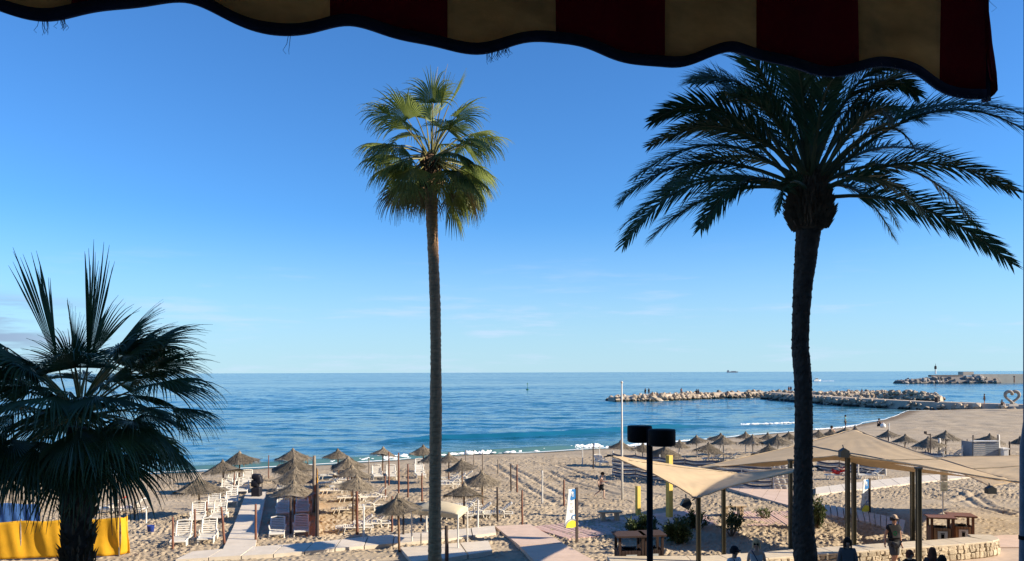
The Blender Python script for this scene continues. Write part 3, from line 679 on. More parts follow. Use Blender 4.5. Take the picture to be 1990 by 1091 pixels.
# date palm in the shade at right
YD = 13.0; PD = F / YD
def date_palm():
    r = random.Random(5)
    base = W(1572, 1492, YD); base.z = 0
    root = thing('date_palm', 'large dark date palm with feather fronds behind the striped awning', 'palm tree', base)
    L = lambda px, py, dy=0.0: W(px, py, YD) - base + Vector((0, dy, 0))
    path = [(1574, 1492, 82), (1572, 1250, 64), (1569, 1150, 58), (1566, 1091, 50), (1561, 1040, 47), (1560, 980, 41), (1561, 900, 39), (1562, 800, 37), (1560, 730, 37), (1555, 680, 36), (1556, 620, 36), (1560, 560, 40), (1567, 490, 47), (1572, 440, 53), (1574, 370, 50)]
    pts = [L(a, b) for a, b, w in path]; rad = [w * .89 / 2 / PD for a, b, w in path]
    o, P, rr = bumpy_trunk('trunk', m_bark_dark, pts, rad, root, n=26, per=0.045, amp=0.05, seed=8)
    mb = MB()                       # diamond leaf scars down the trunk
    for i in range(6, len(P) - 4, 3):
        nn = 13
        for k in range(nn):
            a = 6.283 * (k + (i // 3 % 2) * .5) / nn + r.uniform(-.05, .05); R = rr[i]
            M = Matrix.Translation(P[i] + Vector((math.cos(a) * R, math.sin(a) * R, 0))) @ Matrix.Rotation(a, 4, 'Z')
            w = R * .21; mb.add([(-.02, -w, 0), (-.02, w, 0), (-.02, 0, .075), (.006 + r.random() * .01, 0, .02), (-.02, 0, -.05)], [(0, 3, 2), (3, 1, 2), (0, 4, 3), (4, 1, 3)], M)
    s_ = mb.build('leaf_scars', m_bark_dark, root); s_['kind'] = 'stuff'
    mb = MB(); c = L(1573, 405)
    mb.lathe([(.20, -.36), (.28, -.28), (.33, -.12), (.30, .1), (.25, .32), (.13, .5)], 18, Matrix.Translation(c))
    for k in range(620):
        a = r.random() * 6.28; zc = r.uniform(-.36, .5); R = np.interp(zc, [-.38, -.3, -.12, .1, .5], [.2, .27, .33, .30, .14])
        M = Matrix.Translation(c + Vector((math.cos(a) * R * .96, math.sin(a) * R * .96, zc))) @ Matrix.Rotation(a, 4, 'Z') @ Matrix.Rotation(r.uniform(.15, .8), 4, 'Y')
        mb.add([(-.02, -.045, 0), (-.02, .045, 0), (.01, 0, .13 + r.random() * .07), (.05, 0, .01)], [(0, 1, 2), (0, 3, 2), (1, 3, 2)], M)
    mb.build('leaf_base_collar', m_fibre, root)
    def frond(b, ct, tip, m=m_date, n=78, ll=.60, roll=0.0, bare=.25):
        mb, st = MB(), MB()
        K = 14; pts = [bez(b, ct, tip, i / K) for i in range(K + 1)]
        st.tube(pts, [.035 * (1 - .85 * i / K) + .003 for i in range(K + 1)], 5)
        for i in range(n):
            t = bare + (1 - bare) * (i / n) ** .95
            p = bez(b, ct, tip, t); tg = (bez(b, ct, tip, min(1, t + .02)) - bez(b, ct, tip, t - .02)).normalized()
            side = tg.cross(Z); side = side.normalized() if side.length > .1 else Vector((1, 0, 0))
            side = Quaternion(tg, roll) @ side; up = side.cross(tg).normalized()
            for sg in (-1, 1):
                phi = r.choice((.55, .15, -.25)) + r.uniform(-.2, .2)
                fa = r.uniform(.62, .9) * (1.0 - .45 * t)
                dv = (tg * math.cos(fa) + (side * sg * math.cos(phi) + up * math.sin(phi)) * math.sin(fa)).normalized()
                l = ll * r.uniform(.8, 1.1) * (math.sin(math.pi * min(1, .16 + .80 * t)) ** .55) * (.75 if t < bare + .1 else 1)
                wd = dv.cross(up if abs(dv.dot(up)) < .9 else side).normalized() * .0125
                p1 = p + dv * l * .5; d2 = (dv - Z * .16 + tg * .10).normalized(); p2 = p1 + d2 * l * .5
                mb.add([p - wd * .6, p + wd * .6, p1 + wd, p1 - wd, p2], [(0, 1, 2, 3), (3, 2, 4)])
        f = mb.build('frond', m, root); st.build('rachis', m_rach, f)
    hub = (1574, 372)
    hand = [((1330, 285), (1203, 486), -.4), ((1430, 300), (1328, 470), -.9), ((1350, 235), (1216, 378), .5), ((1400, 150), (1260, 250), -.3), ((1500, 330), (1455, 445), -1.1),
            ((1440, 95), (1355, 125), .6), ((1470, 150), (1290, 240), 1.0), ((1760, 345), (1938, 520), -.3), ((1790, 230), (1955, 445), .5), ((1800, 110), (1988, 312), -.5),
            ((1680, 320), (1712, 472), -1.2), ((1690, 60), (1815, 165), .4), ((1700, 210), (1960, 260), 1.2), ((1560, 60), (1480, 30), .7), ((1640, 40), (1690, 40), -.6), ((1740, 40), (1925, 100), .9),
            ((1370, 260), (1225, 420), 1.0), ((1450, 200), (1330, 330), 1.4), ((1700, 240), (1850, 400), 1.4), ((1580, 0), (1590, -60), .0), ((1500, 20), (1420, 0), -.5), ((1380, 210), (1270, 320), -1.0),
            ((1420, 190), (1240, 335), .3), ((1730, 150), (1962, 245), -.4), ((1740, 270), (1895, 400), -.8), ((1660, 90), (1775, 115), .2), ((1450, 60), (1365, 95), -.6), ((1400, 320), (1285, 445), .8), ((1690, 300), (1805, 440), .9), ((1560, 60), (1535, -40), .3), ((1470, 120), (1330, 190), -.5), ((1690, 130), (1840, 210), .6)]
    for (c_, t_, dy) in hand:
        b = L(*hub) + Vector((r.uniform(-.12, .12), dy * .1, r.uniform(-.2, .1)))
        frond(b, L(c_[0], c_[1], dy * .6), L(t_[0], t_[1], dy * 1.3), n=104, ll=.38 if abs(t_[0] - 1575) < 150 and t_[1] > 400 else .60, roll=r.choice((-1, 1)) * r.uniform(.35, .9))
    for (c_, t_, dy) in [((1690, 200), (1720, 330), -1.0), ((1650, 200), (1640, 300), -1.6)]:
        b = L(*hub); frond(b, L(c_[0], c_[1], dy * .7), L(t_[0], t_[1], dy), m=m_date_lit, n=60, ll=.3)
    for k in range(9):
        a = r.random() * 6.28; e = r.uniform(.85, 1.45); ln = r.uniform(2.4, 3.2)
        d = Vector((math.cos(a) * math.cos(e) * .75, math.sin(a) * math.cos(e), math.sin(e)))
        b = L(*hub) + Vector((0, 0, r.uniform(-.1, .15))); ct = b + d * ln * .62; tip = ct + Vector((d.x, d.y, 0)).normalized() * ln * .38 + Vector((0, 0, ln * (.38 * math.sin(e) - .42)))
        frond(b, ct, tip, n=84, roll=r.uniform(-.5, .5))
date_palm()
# ------------------------------------------------------------------ terrace, awning, buildings that shade the street
m_plaster = mat('plaster', (0.30, 0.27, 0.23), var=0.1, scale=1.0)
hb = thing('hotel_building', 'plastered hotel block whose terrace the awning shades', 'building', (0, -1.6, 0))
mb = MB(); mb.box((0, -6, 16.8), (60, 11.9, 18.4)); mb.box((0, -6, 2.2), (60, 11.9, 4.4)); mb.box((-18, -6, 6), (24, 11.9, 3.2)); mb.box((18, -6, 6), (24, 11.9, 3.2)); mb.build('wall', m_plaster, hb)
mb = MB(); mb.box((0, -7.9, 6), (12, 8, 3.19)); mb.build('unseen_dark_recess', mat('dark_interior', (.04, .032, .027)), hb)  # unseen dark recess, added to cut bounce light onto the awning
mb = MB(); mb.box((0, -.6, 4.62), (11.9, 6.0, 0.22)); mb.build('terrace_floor', mat('terrace_tile', (.12, .08, .06)), hb)
nb = thing('apartment_block', 'plastered apartment block standing out of view to the right', 'building', (46, 2, 0))
mb = MB(); mb.box((0, 0, 14), (42, 23, 28)); mb.build('wall', m_plaster, nb)
for k in range(8):
    mb = MB(); mb.box((0, 11.9, 3.2 + k * 3.1), (40, 0.9, 0.2)); mb.build('balcony', m_plaster, nb)

m_red = mat('awning_red', (0.34, 0.028, 0.040), rough=0.9, var=0.12, scale=6, bump=0.2, bscale=200, transl=0.4)
m_yel = mat('awning_yellow', (0.78, 0.48, 0.23), rough=0.9, var=0.35, scale=3.5, bump=0.2, bscale=200, transl=0.42, stretch=(1, 1, 2.5))
m_hem = mat('awning_hem', (0.05, 0.06, 0.11), rough=0.9, var=0.2, scale=20)
aw = thing('awning', 'red and yellow striped awning with scalloped fringe overhead', 'awning')
BX = [404, 641, 873, 1083, 1287, 1478, 1668, 1830]
A_ = np.zeros((8, 3)); b_ = np.zeros(8)      # px-995 = F (a + b s)/(1 + d s)  (scale fixed afterwards)
for i, p in enumerate(BX):
    q = (p - 995) / F; A_[i] = (1, i, -q * i); b_[i] = q
sa, sb_, sd = np.linalg.lstsq(A_, b_, rcond=None)[0]
Y0 = 1.5
def aw_xy(s): return Vector((Y0 * (sa + sb_ * s), Y0 * (1 + sd * s), 0))
TR = [(80, 38), (540, 71), (925, 103), (1293, 132), (1615, 147), (1897, 192)]; CR = [(355, -3), (692, 47), (1082, 74), (1440, 97), (1738, 124)]
def s_of(px):
    q = (px - 995) / F; return (q - sa) / (sb_ - q * sd)
def z_at(px, py): return W(px, py, aw_xy(s_of(px)).y).z
KN = sorted([(s_of(a), z_at(a, b)) for a, b in TR + CR])
p0 = KN[0]; per = 1.72
for k in range(1, 8): KN.insert(0, (KN[0][0] - per / 2, 7.036 if k % 2 == 0 else 7.083))
def bottom(s):
    for (x0, z0), (x1, z1) in zip(KN[:-1], KN[1:]):
        if x0 <= s <= x1:
            t = (s - x0) / (x1 - x0); return z0 + (z1 - z0) * (.5 - .5 * math.cos(math.pi * t))
    return KN[-1][1]
S_END = s_of(1905); ZT = 7.33
back = Vector((sb_ / math.hypot(sb_, sd), sd / math.hypot(sb_, sd), 0)).cross(Z) ; back = back if back.y < 0 else -back
def fold(s, z): return back * (-0.012 * math.sin(s * 3.6 + z * 3) - 0.006 * math.sin(s * 9.1))
edges = [-5, -4, -3, -2, -1] + list(range(8)) + [S_END]
for i in range(len(edges) - 1):
    s0, s1 = edges[i], edges[i + 1]; nu = 14
    m = m_yel if (edges[i] % 2 == 0) else m_red
    if i == len(edges) - 2: m = m_red
    mb = MB()
    def fn(u, v):
        s = s0 + (s1 - s0) * u; zb = bottom(s) + .012; z = zb + (ZT - zb) * v
        lean = 0.018 * (1 - v) * max(0, s - 6.9) / .6
        p = aw_xy(s + lean) + fold(s, z); return (p.x, p.y, z)
    mb.grid(fn, nu, 6)
    o = mb.build('valance_panel', m, aw, True); md = o.modifiers.new('thick', 'SOLIDIFY'); md.thickness = 0.003; md.offset = 0
    mb = MB()
    def fc(u, v):
        s = s0 + (s1 - s0) * u; p = aw_xy(s); q = p + back * 3.2 * v; return (q.x, q.y, ZT + 0.9 * v - .06 * math.sin(math.pi * v))
    mb.grid(fc, 2, 8); o = mb.build('canopy_panel', m, aw, True); md = o.modifiers.new('thick', 'SOLIDIFY'); md.thickness = 0.003; md.offset = 0
mb = MB()
def fh(u, v):
    s = -5 + (S_END + 5) * u; z = bottom(s) - .004 + .021 * v; p = aw_xy(s + 0.018 * max(0, s - 6.9) / .6) + fold(s, z) - back * .0; return (p.x, p.y, z)
mb.grid(fh, 260, 1); o = mb.build('hem', m_hem, aw, True); md = o.modifiers.new('thick', 'SOLIDIFY'); md.thickness = 0.009; md.offset = 0
# the end turns back on itself: a short side return hanging behind the corner
mb = MB()
def fr(u, v):
    p = aw_xy(S_END + .03 - .05 * v) + back * (0.02 * u) + Vector((.012 * math.sin(u * 5 + v * 2), 0, 0)); zb = bottom(S_END) + .002 + .05 * u
    p = p + Vector((0.018 * (1 - v), 0, 0)); return (p.x, p.y, zb + (ZT - zb) * v)
mb.grid(fr, 6, 8); o = mb.build('side_return', m_red, aw, True); md = o.modifiers.new('thick', 'SOLIDIFY'); md.thickness = 0.006; md.offset = 0
mb = MB(); e0 = aw_xy(S_END + .07); mb.tube([Vector((e0.x + .002, e0.y, bottom(S_END) - .004)), Vector((e0.x - .002, e0.y, 7.15)), Vector((aw_xy(S_END + .02).x, e0.y, ZT))], [.011, .009, .008], 6)
mb.build('side_hem', m_hem, aw, True)
r = random.Random(2)
m_thr = mat('thread', (0.16, 0.17, 0.2), rough=0.9, var=0.2); m_fuzz = mat('frayed_fringe', (0.34, 0.36, 0.4), rough=0.9, var=0.2)
for px, n_, ln in [(88, 7, .022), (124, 9, .018), (560, 2, .026), (955, 8, .018), (975, 12, .016), (985, 9, .012), (1925, 1, .04)]:
    mb = MB()
    for k in range(n_):
        s = s_of(px + r.uniform(-9, 9)) if px < 1900 else S_END
        p = aw_xy(s) + fold(s, 7.05); p.z = bottom(s) - .002; a = r.uniform(-.4, .4)
        if px > 1900: p = aw_xy(S_END + .08); p.z = 7.27; a = .6
        l = ln * r.uniform(.6, 1.2)
        mb.tube([p, p + Vector((a * l * .4, 0, -l * .6)), p + Vector((a * l * 1.1 + r.uniform(-.004, .004), 0, -l)), p + Vector((a * l * .6, 0, -l * 1.25))], [.0006, .0005, .0004, .0003], 4)
    mb.build('loose_thread', m_thr, aw)
mb = MB()
for k in range(520):
    s = r.choice((r.gauss(6.05, .12), r.gauss(7.2, .2), r.gauss(6.75, .14), r.gauss(5.95, .3))); s = min(s, S_END + .05)
    p = aw_xy(s) + fold(s, 7.05) + back * r.uniform(-.004, .004); p.z = bottom(s) + r.uniform(-.004, .003); l = r.uniform(.004, .012)
    q = p + Vector((r.uniform(-.005, .005), r.uniform(-.003, .003), -l)); w = .0007
    mb.add([p - Vector((w, 0, 0)), p + Vector((w, 0, 0)), q], [(0, 1, 2)])
o = mb.build('frayed_fringe', m_fuzz, aw); o['kind'] = 'stuff'

# ------------------------------------------------------------------ street lamp and grey mast
m_black = mat('black_paint', (0.010, 0.010, 0.011), spec=.12, rough=0.7, var=0.1)
def lamp():
    Yl = 16.0; k = Yl / F
    b = W(1264, 1400, Yl); b.z = 0
    root = thing('street_lamp', 'black street lamp with two drum shaped heads', 'street lamp', b)
    top = W(1264, 832, Yl).z; h2 = W(1264, 868, Yl).z
    mb = MB(); mb.tube([(0, 0, 0), (0, 0, .35), (0, 0, .36), (0, 0, top - .02)], [.085, .085, .066, .062], 16); mb.build('pole', m_black, root, True)
    for cx, t, bt, w, dy in ((1243, 827, 859, 48, .28), (1286, 834, 866, 53, -.2)):
        Yh = Yl + dy
        p = W(cx, t, Yh) - b; q = W(cx, bt, Yh) - b; R = w / 2 * Yh / F
        mb = MB(); mb.lathe([(R * .9, q.z), (R, q.z + .02), (R, p.z - .03), (R * .96, p.z - .008), (R * .3, p.z)], 28, Matrix.Translation((p.x, p.y, 0)))
        hd = mb.build('lamp_head', m_black, root, True)
        mb = MB(); mb.lathe([(R * .8, q.z - .012), (R * .8, q.z - .001)], 24, Matrix.Translation((p.x, p.y, 0))); mb.build('diffuser', mat('lamp_glass', (.5, .5, .5), rough=.3), hd)
        mb = MB(); mb.tube([(0, 0, (p.z + q.z) / 2), (p.x * .6, p.y * .6, (p.z + q.z) / 2)], .03, 8); mb.build('bracket', m_black, root)
lamp()
def mast():
    Ym = 12.5; b = W(1991, 1500, Ym); b.z = 0
    root = thing('lamp_mast', 'slim blue grey metal mast cut by the right edge', 'mast', b)
    mb = MB(); L = lambda px, py: (W(px, py, Ym) - b)
    mb.tube([(0, 0, 0), L(1992, 1091), L(1992, 1045), L(1992, 870), L(1992.5, 820), L(1992.5, 400), L(1992.5, -300)], [.1, .085, .08, .075, .03, .026, .022], 14)
    mb.build('pole', mat('grey_metal', (0.16, 0.19, 0.23), rough=.5, var=.2, scale=4), root, True)
    mb = MB(); mb.lathe([(.09, -.03), (.09, .03)], 14, Matrix.Translation(L(1992, 1045))); mb.build('collar', m_black, root)
mast()
# ------------------------------------------------------------------ shade sails
m_sail = mat('sail_cloth', (0.64, 0.50, 0.32), rough=0.9, var=0.10, scale=1.1, bump=0.2, bscale=30, transl=0.28)
m_seam = mat('sail_seam', (0.30, 0.25, 0.18), rough=0.9)
m_olive = mat('olive_steel', (0.105, 0.10, 0.065), rough=0.4, var=0.1, spec=0.5)
m_brk = mat('dark_bracket', (0.025, 0.032, 0.036), rough=0.5)
def sail(name, label, cat_g, corners, sag=0.07, seams=(), fold=0.0, bulge=0.0):
    """four cornered tensioned cloth; corners are world points in order"""
    A, B, Cc, D = corners; cen = (A + B + Cc + D) / 4
    root = thing(name, label, 'shade sail', Vector((cen.x, cen.y, 0)), 0, cat_g); o0 = Vector((cen.x, cen.y, 0))
    def pt(u, v):
        p = (A * (1 - u) + B * u) * (1 - v) + (D * (1 - u) + Cc * u) * v
        if fold:
            q = A + (B - A) * u + (D - A) * v if u + v < 1 else Cc + (D - Cc) * (1 - u) + (B - Cc) * (1 - v)
            p = p.lerp(q, fold)
        sg = sag * ((1 - v) ** 2 * 4 * u * (1 - u) * (1 if v < .5 else 1) + 0)
        pull = sag * (4 * u * (1 - u) * (abs(2 * v - 1) ** 2.0) + 4 * v * (1 - v) * (abs(2 * u - 1) ** 2.0))
        p = p + (cen - p) * pull * .9
        fs_ = min(u, 1 - u) + min(v, 1 - v)
        p = p + Z * (.016 * math.sin(34 * math.atan2(min(v, 1 - v) + .02, min(u, 1 - u) + .02)) * math.exp(-fs_ * 2.2) + .010 * math.sin(u * 17 + v * 9))
        return p - o0 - Z * bulge * 16 * u * (1 - u) * v * (1 - v)
    mb = MB(); mb.grid(lambda u, v: pt(u, v), 60, 60); o = mb.build('cloth', m_sail, root, True)
    md = o.modifiers.new('thick', 'SOLIDIFY'); md.thickness = .006
    n = 26
    loop = [pt(i / n, 0) for i in range(n)] + [pt(1, i / n) for i in range(n)] + [pt(1 - i / n, 1) for i in range(n)] + [pt(0, 1 - i / n) for i in range(n)]
    mb = MB(); mb.tube(loop + [loop[0]], .022, 6); mb.build('edge_cable', m_sail, root, True)
    for fn in seams:
        mb = MB(); P = [pt(*fn(t / 20)) + Z * .012 for t in range(21)]
        vs = [p + Z * 0 for p in P]; mb.tube(P, .022, 4); mb.build('seam', m_seam, root)
    for c in corners:
        d = (c - cen); d.z = 0; d.normalize(); p = c - o0
        mb = MB(); mb.tube([p - d * .10 + Z * .02, p + d * .22 - Z * .05], .02, 6); mb.box(p + d * .02 + Z * .02, (.16, .16, .03), rz=math.atan2(d.y, d.x)); mb.build('corner_plate', m_brk, root)
    return root
def post(label, px, py_top, Y, w=.13, lean=0, cap=True):
    t = W(px, py_top, Y); b = Vector((t.x, Y, max(0.0, gz(t.x, Y)) if Y < 27 else gz(t.x, Y)))
    root = thing('sail_post', label, 'post', b, 0, 'olive steel posts of the shade sails')
    h = t.z - b.z
    mb = MB(); mb.box((0, 0, h / 2), (w, w * .35, h)); mb.box((-w * .43, 0, h / 2), (w * .14, w, h)); mb.box((w * .43, 0, h / 2), (w * .14, w, h)); mb.build('column', m_olive, root)
    mb = MB(); mb.box((0, 0, .012), (w * 2, w * 2, .024)); mb.build('base_plate', m_brk, root)
    if cap: mb = MB(); mb.box((0, 0, h + .03), (w * 1.3, w * 1.3, .06)); mb.build('cap', m_brk, root)
    return root
GS = 'tan shade sails over the promenade edge'
# left sail: tips at far left and at the right post, pulled low at the middle
sail('shade_sail', 'small tan shade sail at left with its right half turned from the sun', GS,
     [W(1186, 886, 26.2), W(1352, 968, 24.4), W(1585, 908, 20.5), W(1432, 921, 29.5)], sag=.10, fold=.8, seams=[lambda t: (.08 * (1 - t) + .01, .06 + .93 * t)])
sail('shade_sail', 'large tan peaked shade sail right of the date palm', GS,
     [W(1338, 913, 34), W(1648, 884, 28.6), W(1992, 940, 26.0), W(1661, 834, 37.5)], sag=.10, seams=[lambda t: (t, .62), lambda t: (1 - .001, t), lambda t: (1.0 - .35, t)])
sail('shade_sail', 'tan shade sail partly cut by the right edge behind the large one', GS,
     [W(1925, 946, 30.5), W(2060, 925, 31), W(2120, 880, 37), W(1770, 890, 38)], sag=.10, seams=[lambda t: (t, .5)])
# the deep hanging skirt under the near edge of the large sail
mb = MB()
a0, a1, a2 = W(1400, 906, 32.5), W(1648, 884, 28.66), W(1990, 940, 26.1)
def skirt(u, v):
    p = a0.lerp(a1, u * 2) if u < .5 else a1.lerp(a2, u * 2 - 1)
    t = u * 2 if u < .5 else u * 2 - 1
    p = p + Vector((0, .35 * 4 * t * (1 - t), -.06 * 4 * t * (1 - t)))
    dep = .30 * min(1, 4 * u) * min(1, 2.6 * (1 - u)) * (1 + .1 * math.sin(u * 9))
    return p + Vector((0, .16, -.03)) + Vector((0, 1.0 * v, -dep * v))
mb.grid(skirt, 40, 3)
sk = mb.build('sail_skirt', m_sail, smooth=True); tag(sk, 'brown hanging skirt under the near edge of the large peaked sail', 'shade cloth', GS)
post('olive steel post right of the black lamp holding the low corner of the small sail', 1357, 964, 24.8)
post('olive steel post behind the stone wall under the grey half of the small sail', 1406, 948, 28.2)
post('olive steel post just left of the date palm trunk', 1536, 896, 28.8)
post('olive steel post before the blue sign, left one of its pair', 1647, 888, 28.9, .14, cap=False)
post('olive steel post before the blue sign, right one of its pair', 1659, 893, 29.6, .14, cap=False)
post('olive steel post behind the wall beside the walking man', 1773, 912, 30.2, .13)
post('olive steel post in front of the wall beside the walking man', 1785, 912, 25.3, .14)
# dark housings on the sail corners
def housing(label, px, py, Y, w, h, tilt=0):
    p = W(px, py, Y); root = thing('sail_housing', label, 'bracket', p)
    k = Y / F; w *= k; h *= k
    mb = MB(); mb.add([(-w / 2, -.12, -h / 2), (w / 2, -.12, -h / 2), (w / 2, -.12, h * .2), (0, -.12, h / 2), (-w / 2, -.12, h * .2), (-w / 2, .12, -h / 2), (w / 2, .12, -h / 2), (w / 2, .12, h * .2), (0, .12, h / 2), (-w / 2, .12, h * .2)],
           [(0, 1, 2, 3, 4), (9, 8, 7, 6, 5), (0, 5, 6, 1), (1, 6, 7, 2), (2, 7, 8, 3), (3, 8, 9, 4), (4, 9, 5, 0)]); o = mb.build('cover', m_brk, root)
    o.rotation_euler.y = tilt
    mb = MB(); mb.tube([(0, 0, h * .3), (0, .1, h * .8)], .02, 6); mb.build('shackle', m_brk, root)
housing('dark pointed bracket cover on top of the post pair at the large sail', 1640, 880, 28.2, 17, 18)
housing('dark bracket cover hanging under the low corner of the small sail', 1334, 978, 24.4, 17, 20, .5)
housing('dark bracket cover hanging below the sail at the right edge', 1925, 952, 30.0, 17, 15)

# ------------------------------------------------------------------ thatched parasols
m_thatch = mat('thatch', (0.175, 0.145, 0.105), rough=0.95, var=0.45, scale=5, stretch=(1, 1, 1), bump=0.6, bscale=30, objvar=0.30)
m_wood = mat('pole_wood', (0.20, 0.12, 0.075), var=0.3, scale=8, bump=0.3)
m_whitepole = mat('white_pole', (0.62, 0.60, 0.55), var=0.1, scale=5)
def thatch_mesh(seed):
    r = random.Random(seed); mb = MB(); R, hh = 1.12, .62; n = 40
    prof = [(.05, hh), (.25, hh * .80), (.55, hh * .52), (.85, hh * .24), (1.02, .06)]
    def fn(u, v):
        k = v * (len(prof) - 1); i = min(int(k), len(prof) - 2); f = k - i
        rr = prof[i][0] * (1 - f) + prof[i + 1][0] * f; zz = prof[i][1] * (1 - f) + prof[i + 1][1] * f
        a = 2 * math.pi * u; w = 1 + .06 * math.sin(a * 3 + seed) + .06 * math.sin(a * 5 + seed * 3) + .05 * math.sin(a * 11 + seed * 2)
        zz += v * (.05 * math.sin(a * 2 + seed * 1.7) + .04 * math.sin(a * 4 + seed * 2.9)) - .10 * math.sin(v * math.pi) * (.4 + .6 * abs(math.sin(a * 2.5 + seed)))
        return (rr * R / 1.02 * w * math.cos(a), rr * R / 1.02 * w * math.sin(a), zz)
    mb.grid(fn, n, 8)
    for k in range(1500):      # loose straws
        a = r.random() * 6.2832; t = math.sqrt(r.random()); rr = .1 + .98 * t; zz = np.interp(rr, [.05, .25, .55, .85, 1.1], [hh, hh * .8, hh * .52, hh * .24, .02])
        L = r.uniform(.12, .30); sl = .75; d = Vector((math.cos(a + r.uniform(-.25, .25)), math.sin(a + r.uniform(-.25, .25)), -sl + r.uniform(-.1, .35))).normalized()
        if t > .93: d = Vector((math.cos(a) * .5, math.sin(a) * .5, -1)).normalized()
        p = Vector((math.cos(a) * rr, math.sin(a) * rr, zz + .02)); w = Vector((-math.sin(a), math.cos(a), 0)) * .012
        mb.add([p - w, p + w, p + d * L], [(0, 1, 2)])
    return mb.mesh('thatch', m_thatch)
THATCH = [thatch_mesh(i) for i in range(8)]
def tuft():
    mb = MB(); mb.lathe([(.10, -.05), (.12, .03), (.05, .12), (.02, .17)], 9); return mb.mesh('tuft', m_thatch)
TUFT = tuft()
_pm = {}
def pole_mesh(h, r0, m):
    key = (round(h, 1), r0, m.name)
    if key not in _pm:
        mb = MB(); hh = round(h, 1); mb.tube([(0, 0, -.3), (0, 0, hh * .5), (0, 0, hh)], [r0, r0 * .95, r0 * .85], 8); _pm[key] = mb.mesh('pole', m, True)
    return _pm[key]
frame_me = None
def parasol(px, apex, width, foot, label, group, white=False, h_tot=None):
    """apex/foot pixel rows; foot gives the distance, width the roof size"""
    b = G(px, foot); k = b.y / F
    hz = W(px, apex, b.y).z - b.z
    root = thing('thatched_parasol', label, 'parasol', b, rnd.random() * 6.28, group)
    sc = (width * k) / 2.2 * rnd.uniform(.95, 1.06); roof_h = .62 * min(1.25, max(.8, sc))
    o = put('thatch_roof', rnd.choice(THATCH), root, (0, 0, hz - roof_h), rnd.random() * 6.28); o.scale = (sc, sc, roof_h / .62)
    o.rotation_euler.x = rnd.uniform(-.12, .12); o.rotation_euler.y = rnd.uniform(-.12, .12)
    put('tuft', TUFT, root, (0, 0, hz - .05))
    root.rotation_euler.x = rnd.uniform(-.035, .035); root.rotation_euler.y = rnd.uniform(-.035, .035)
    put('pole', pole_mesh(hz - .12, .045, m_whitepole if white else m_wood), root)
    return root
GL = 'thatched parasols on the left half of the beach'; GR = 'thatched parasols on the right half of the beach'
for a in [
    (465, 880, 80, 940, 'sunlit straw parasol nearest the water left of the grey walkway'),
    (435, 897, 82, 958, 'straw parasol half hidden by the dark fan palm fronds, behind white loungers'),
    (388, 930, 104, 1006, 'pale straw parasol directly behind the right fronds of the dark fan palm'),
    (571, 874, 74, 936, 'farthest of the four overlapping straw parasols right of the grey walkway'),
    (574, 891, 80, 957, 'second farthest of the four overlapping straw parasols right of the grey walkway'),
    (572, 911, 86, 982, 'second nearest of the four overlapping straw parasols right of the grey walkway'),
    (572, 937, 88, 1016, 'nearest of the four overlapping straw parasols, above two loungers in shade'),
    (658, 875, 62, 934, 'dark straw parasol standing before the white foam, farthest of its row'),
    (676, 890, 66, 950, 'straw parasol overlapping the dark one before the white foam'),
    (683, 907, 76, 976, 'straw parasol in the middle of the row beside the yellow windbreak light'),
    (692, 927, 84, 1002, 'ragged straw parasol over tangled white loungers'),
    (743, 871, 52, 928, 'small straw parasol with two white loungers beneath it near the water'),
    (823, 867, 54, 924, 'straw parasol touching the left of the tall palm trunk by the water'),
    (841, 881, 56, 938, 'straw parasol mostly hidden behind the tall palm trunk'),
    (872, 883, 52, 941, 'small straw parasol just right of the tall palm trunk'),
    (899, 895, 68, 957, 'straw parasol over loungers right of the tall palm trunk, farther one'),
    (938, 918, 76, 987, 'straw parasol farthest right in the left half, beside bare posts'),
    (901, 943, 88, 1021, 'grey straw parasol rising behind the cream canopy'),
    (776, 965, 94, 1075, 'nearest parasol, dark straw on a thin pole by the slab path')]:
    parasol(*a, GL)
for a in [
    (1208, 858, 50, 905, 'dark straw parasol behind the white flagpole'),
    (1248, 863, 44, 908, 'straw parasol half hidden behind the black lamp pole'),
    (1292, 868, 66, 910, 'pale straw parasol under the right head of the black lamp'),
    (1319, 857, 40, 896, 'small straw parasol right of the lamp heads at the water'),
    (1355, 848, 42, 890, 'pointed straw parasol alone against the water right of the lamp'),
    (1399, 844, 50, 888, 'flat topped straw parasol behind a pointed one at the water'),
    (1406, 849, 54, 899, 'pointed straw parasol before the flat topped one'),
    (1377, 862, 62, 906, 'dark edged straw parasol on white poles above the striped windbreak'),
    (1449, 841, 38, 884, 'small straw parasol left of the date palm at the water edge'),
    (1463, 847, 56, 900, 'straw parasol on four white poles left of the date palm'),
    (1492, 843, 34, 884, 'straw parasol in the back row near the date palm trunk'),
    (1513, 846, 60, 902, 'broad dark straw parasol touching the date palm trunk from the left'),
    (1532, 841, 36, 880, 'straw parasol peeping just left of the date palm trunk in the back row'),
    (1495, 866, 66, 918, 'straw parasol rising behind the left tip of the large sail'),
    (1590, 838, 40, 884, 'brown straw parasol just right of the date palm trunk'),
    (1614, 836, 36, 880, 'straw parasol under the bather sitting on the shore'),
    (1643, 832, 44, 878, 'straw parasol peeping over the left slope of the large sail'),
    (1661, 829, 20, 878, 'little straw parasol top right behind the peak of the large sail'),
    (1727, 837, 42, 875, 'straw parasol right of the large sail peak, first of the right row'),
    (1758, 846, 46, 886, 'dark straw parasol second right of the large sail peak'),
    (1804, 851, 56, 892, 'ragged dark straw parasol before a taller one at right'),
    (1838, 839, 52, 890, 'tall dark straw parasol standing open on the right'),
    (1923, 845, 56, 892, 'dark straw parasol roofing the grey slatted hut'),
    (1984, 850, 40, 890, 'dark straw parasol cut by the mast at the right edge')]:
    parasol(*a, GR, white=a[0] < 1700)

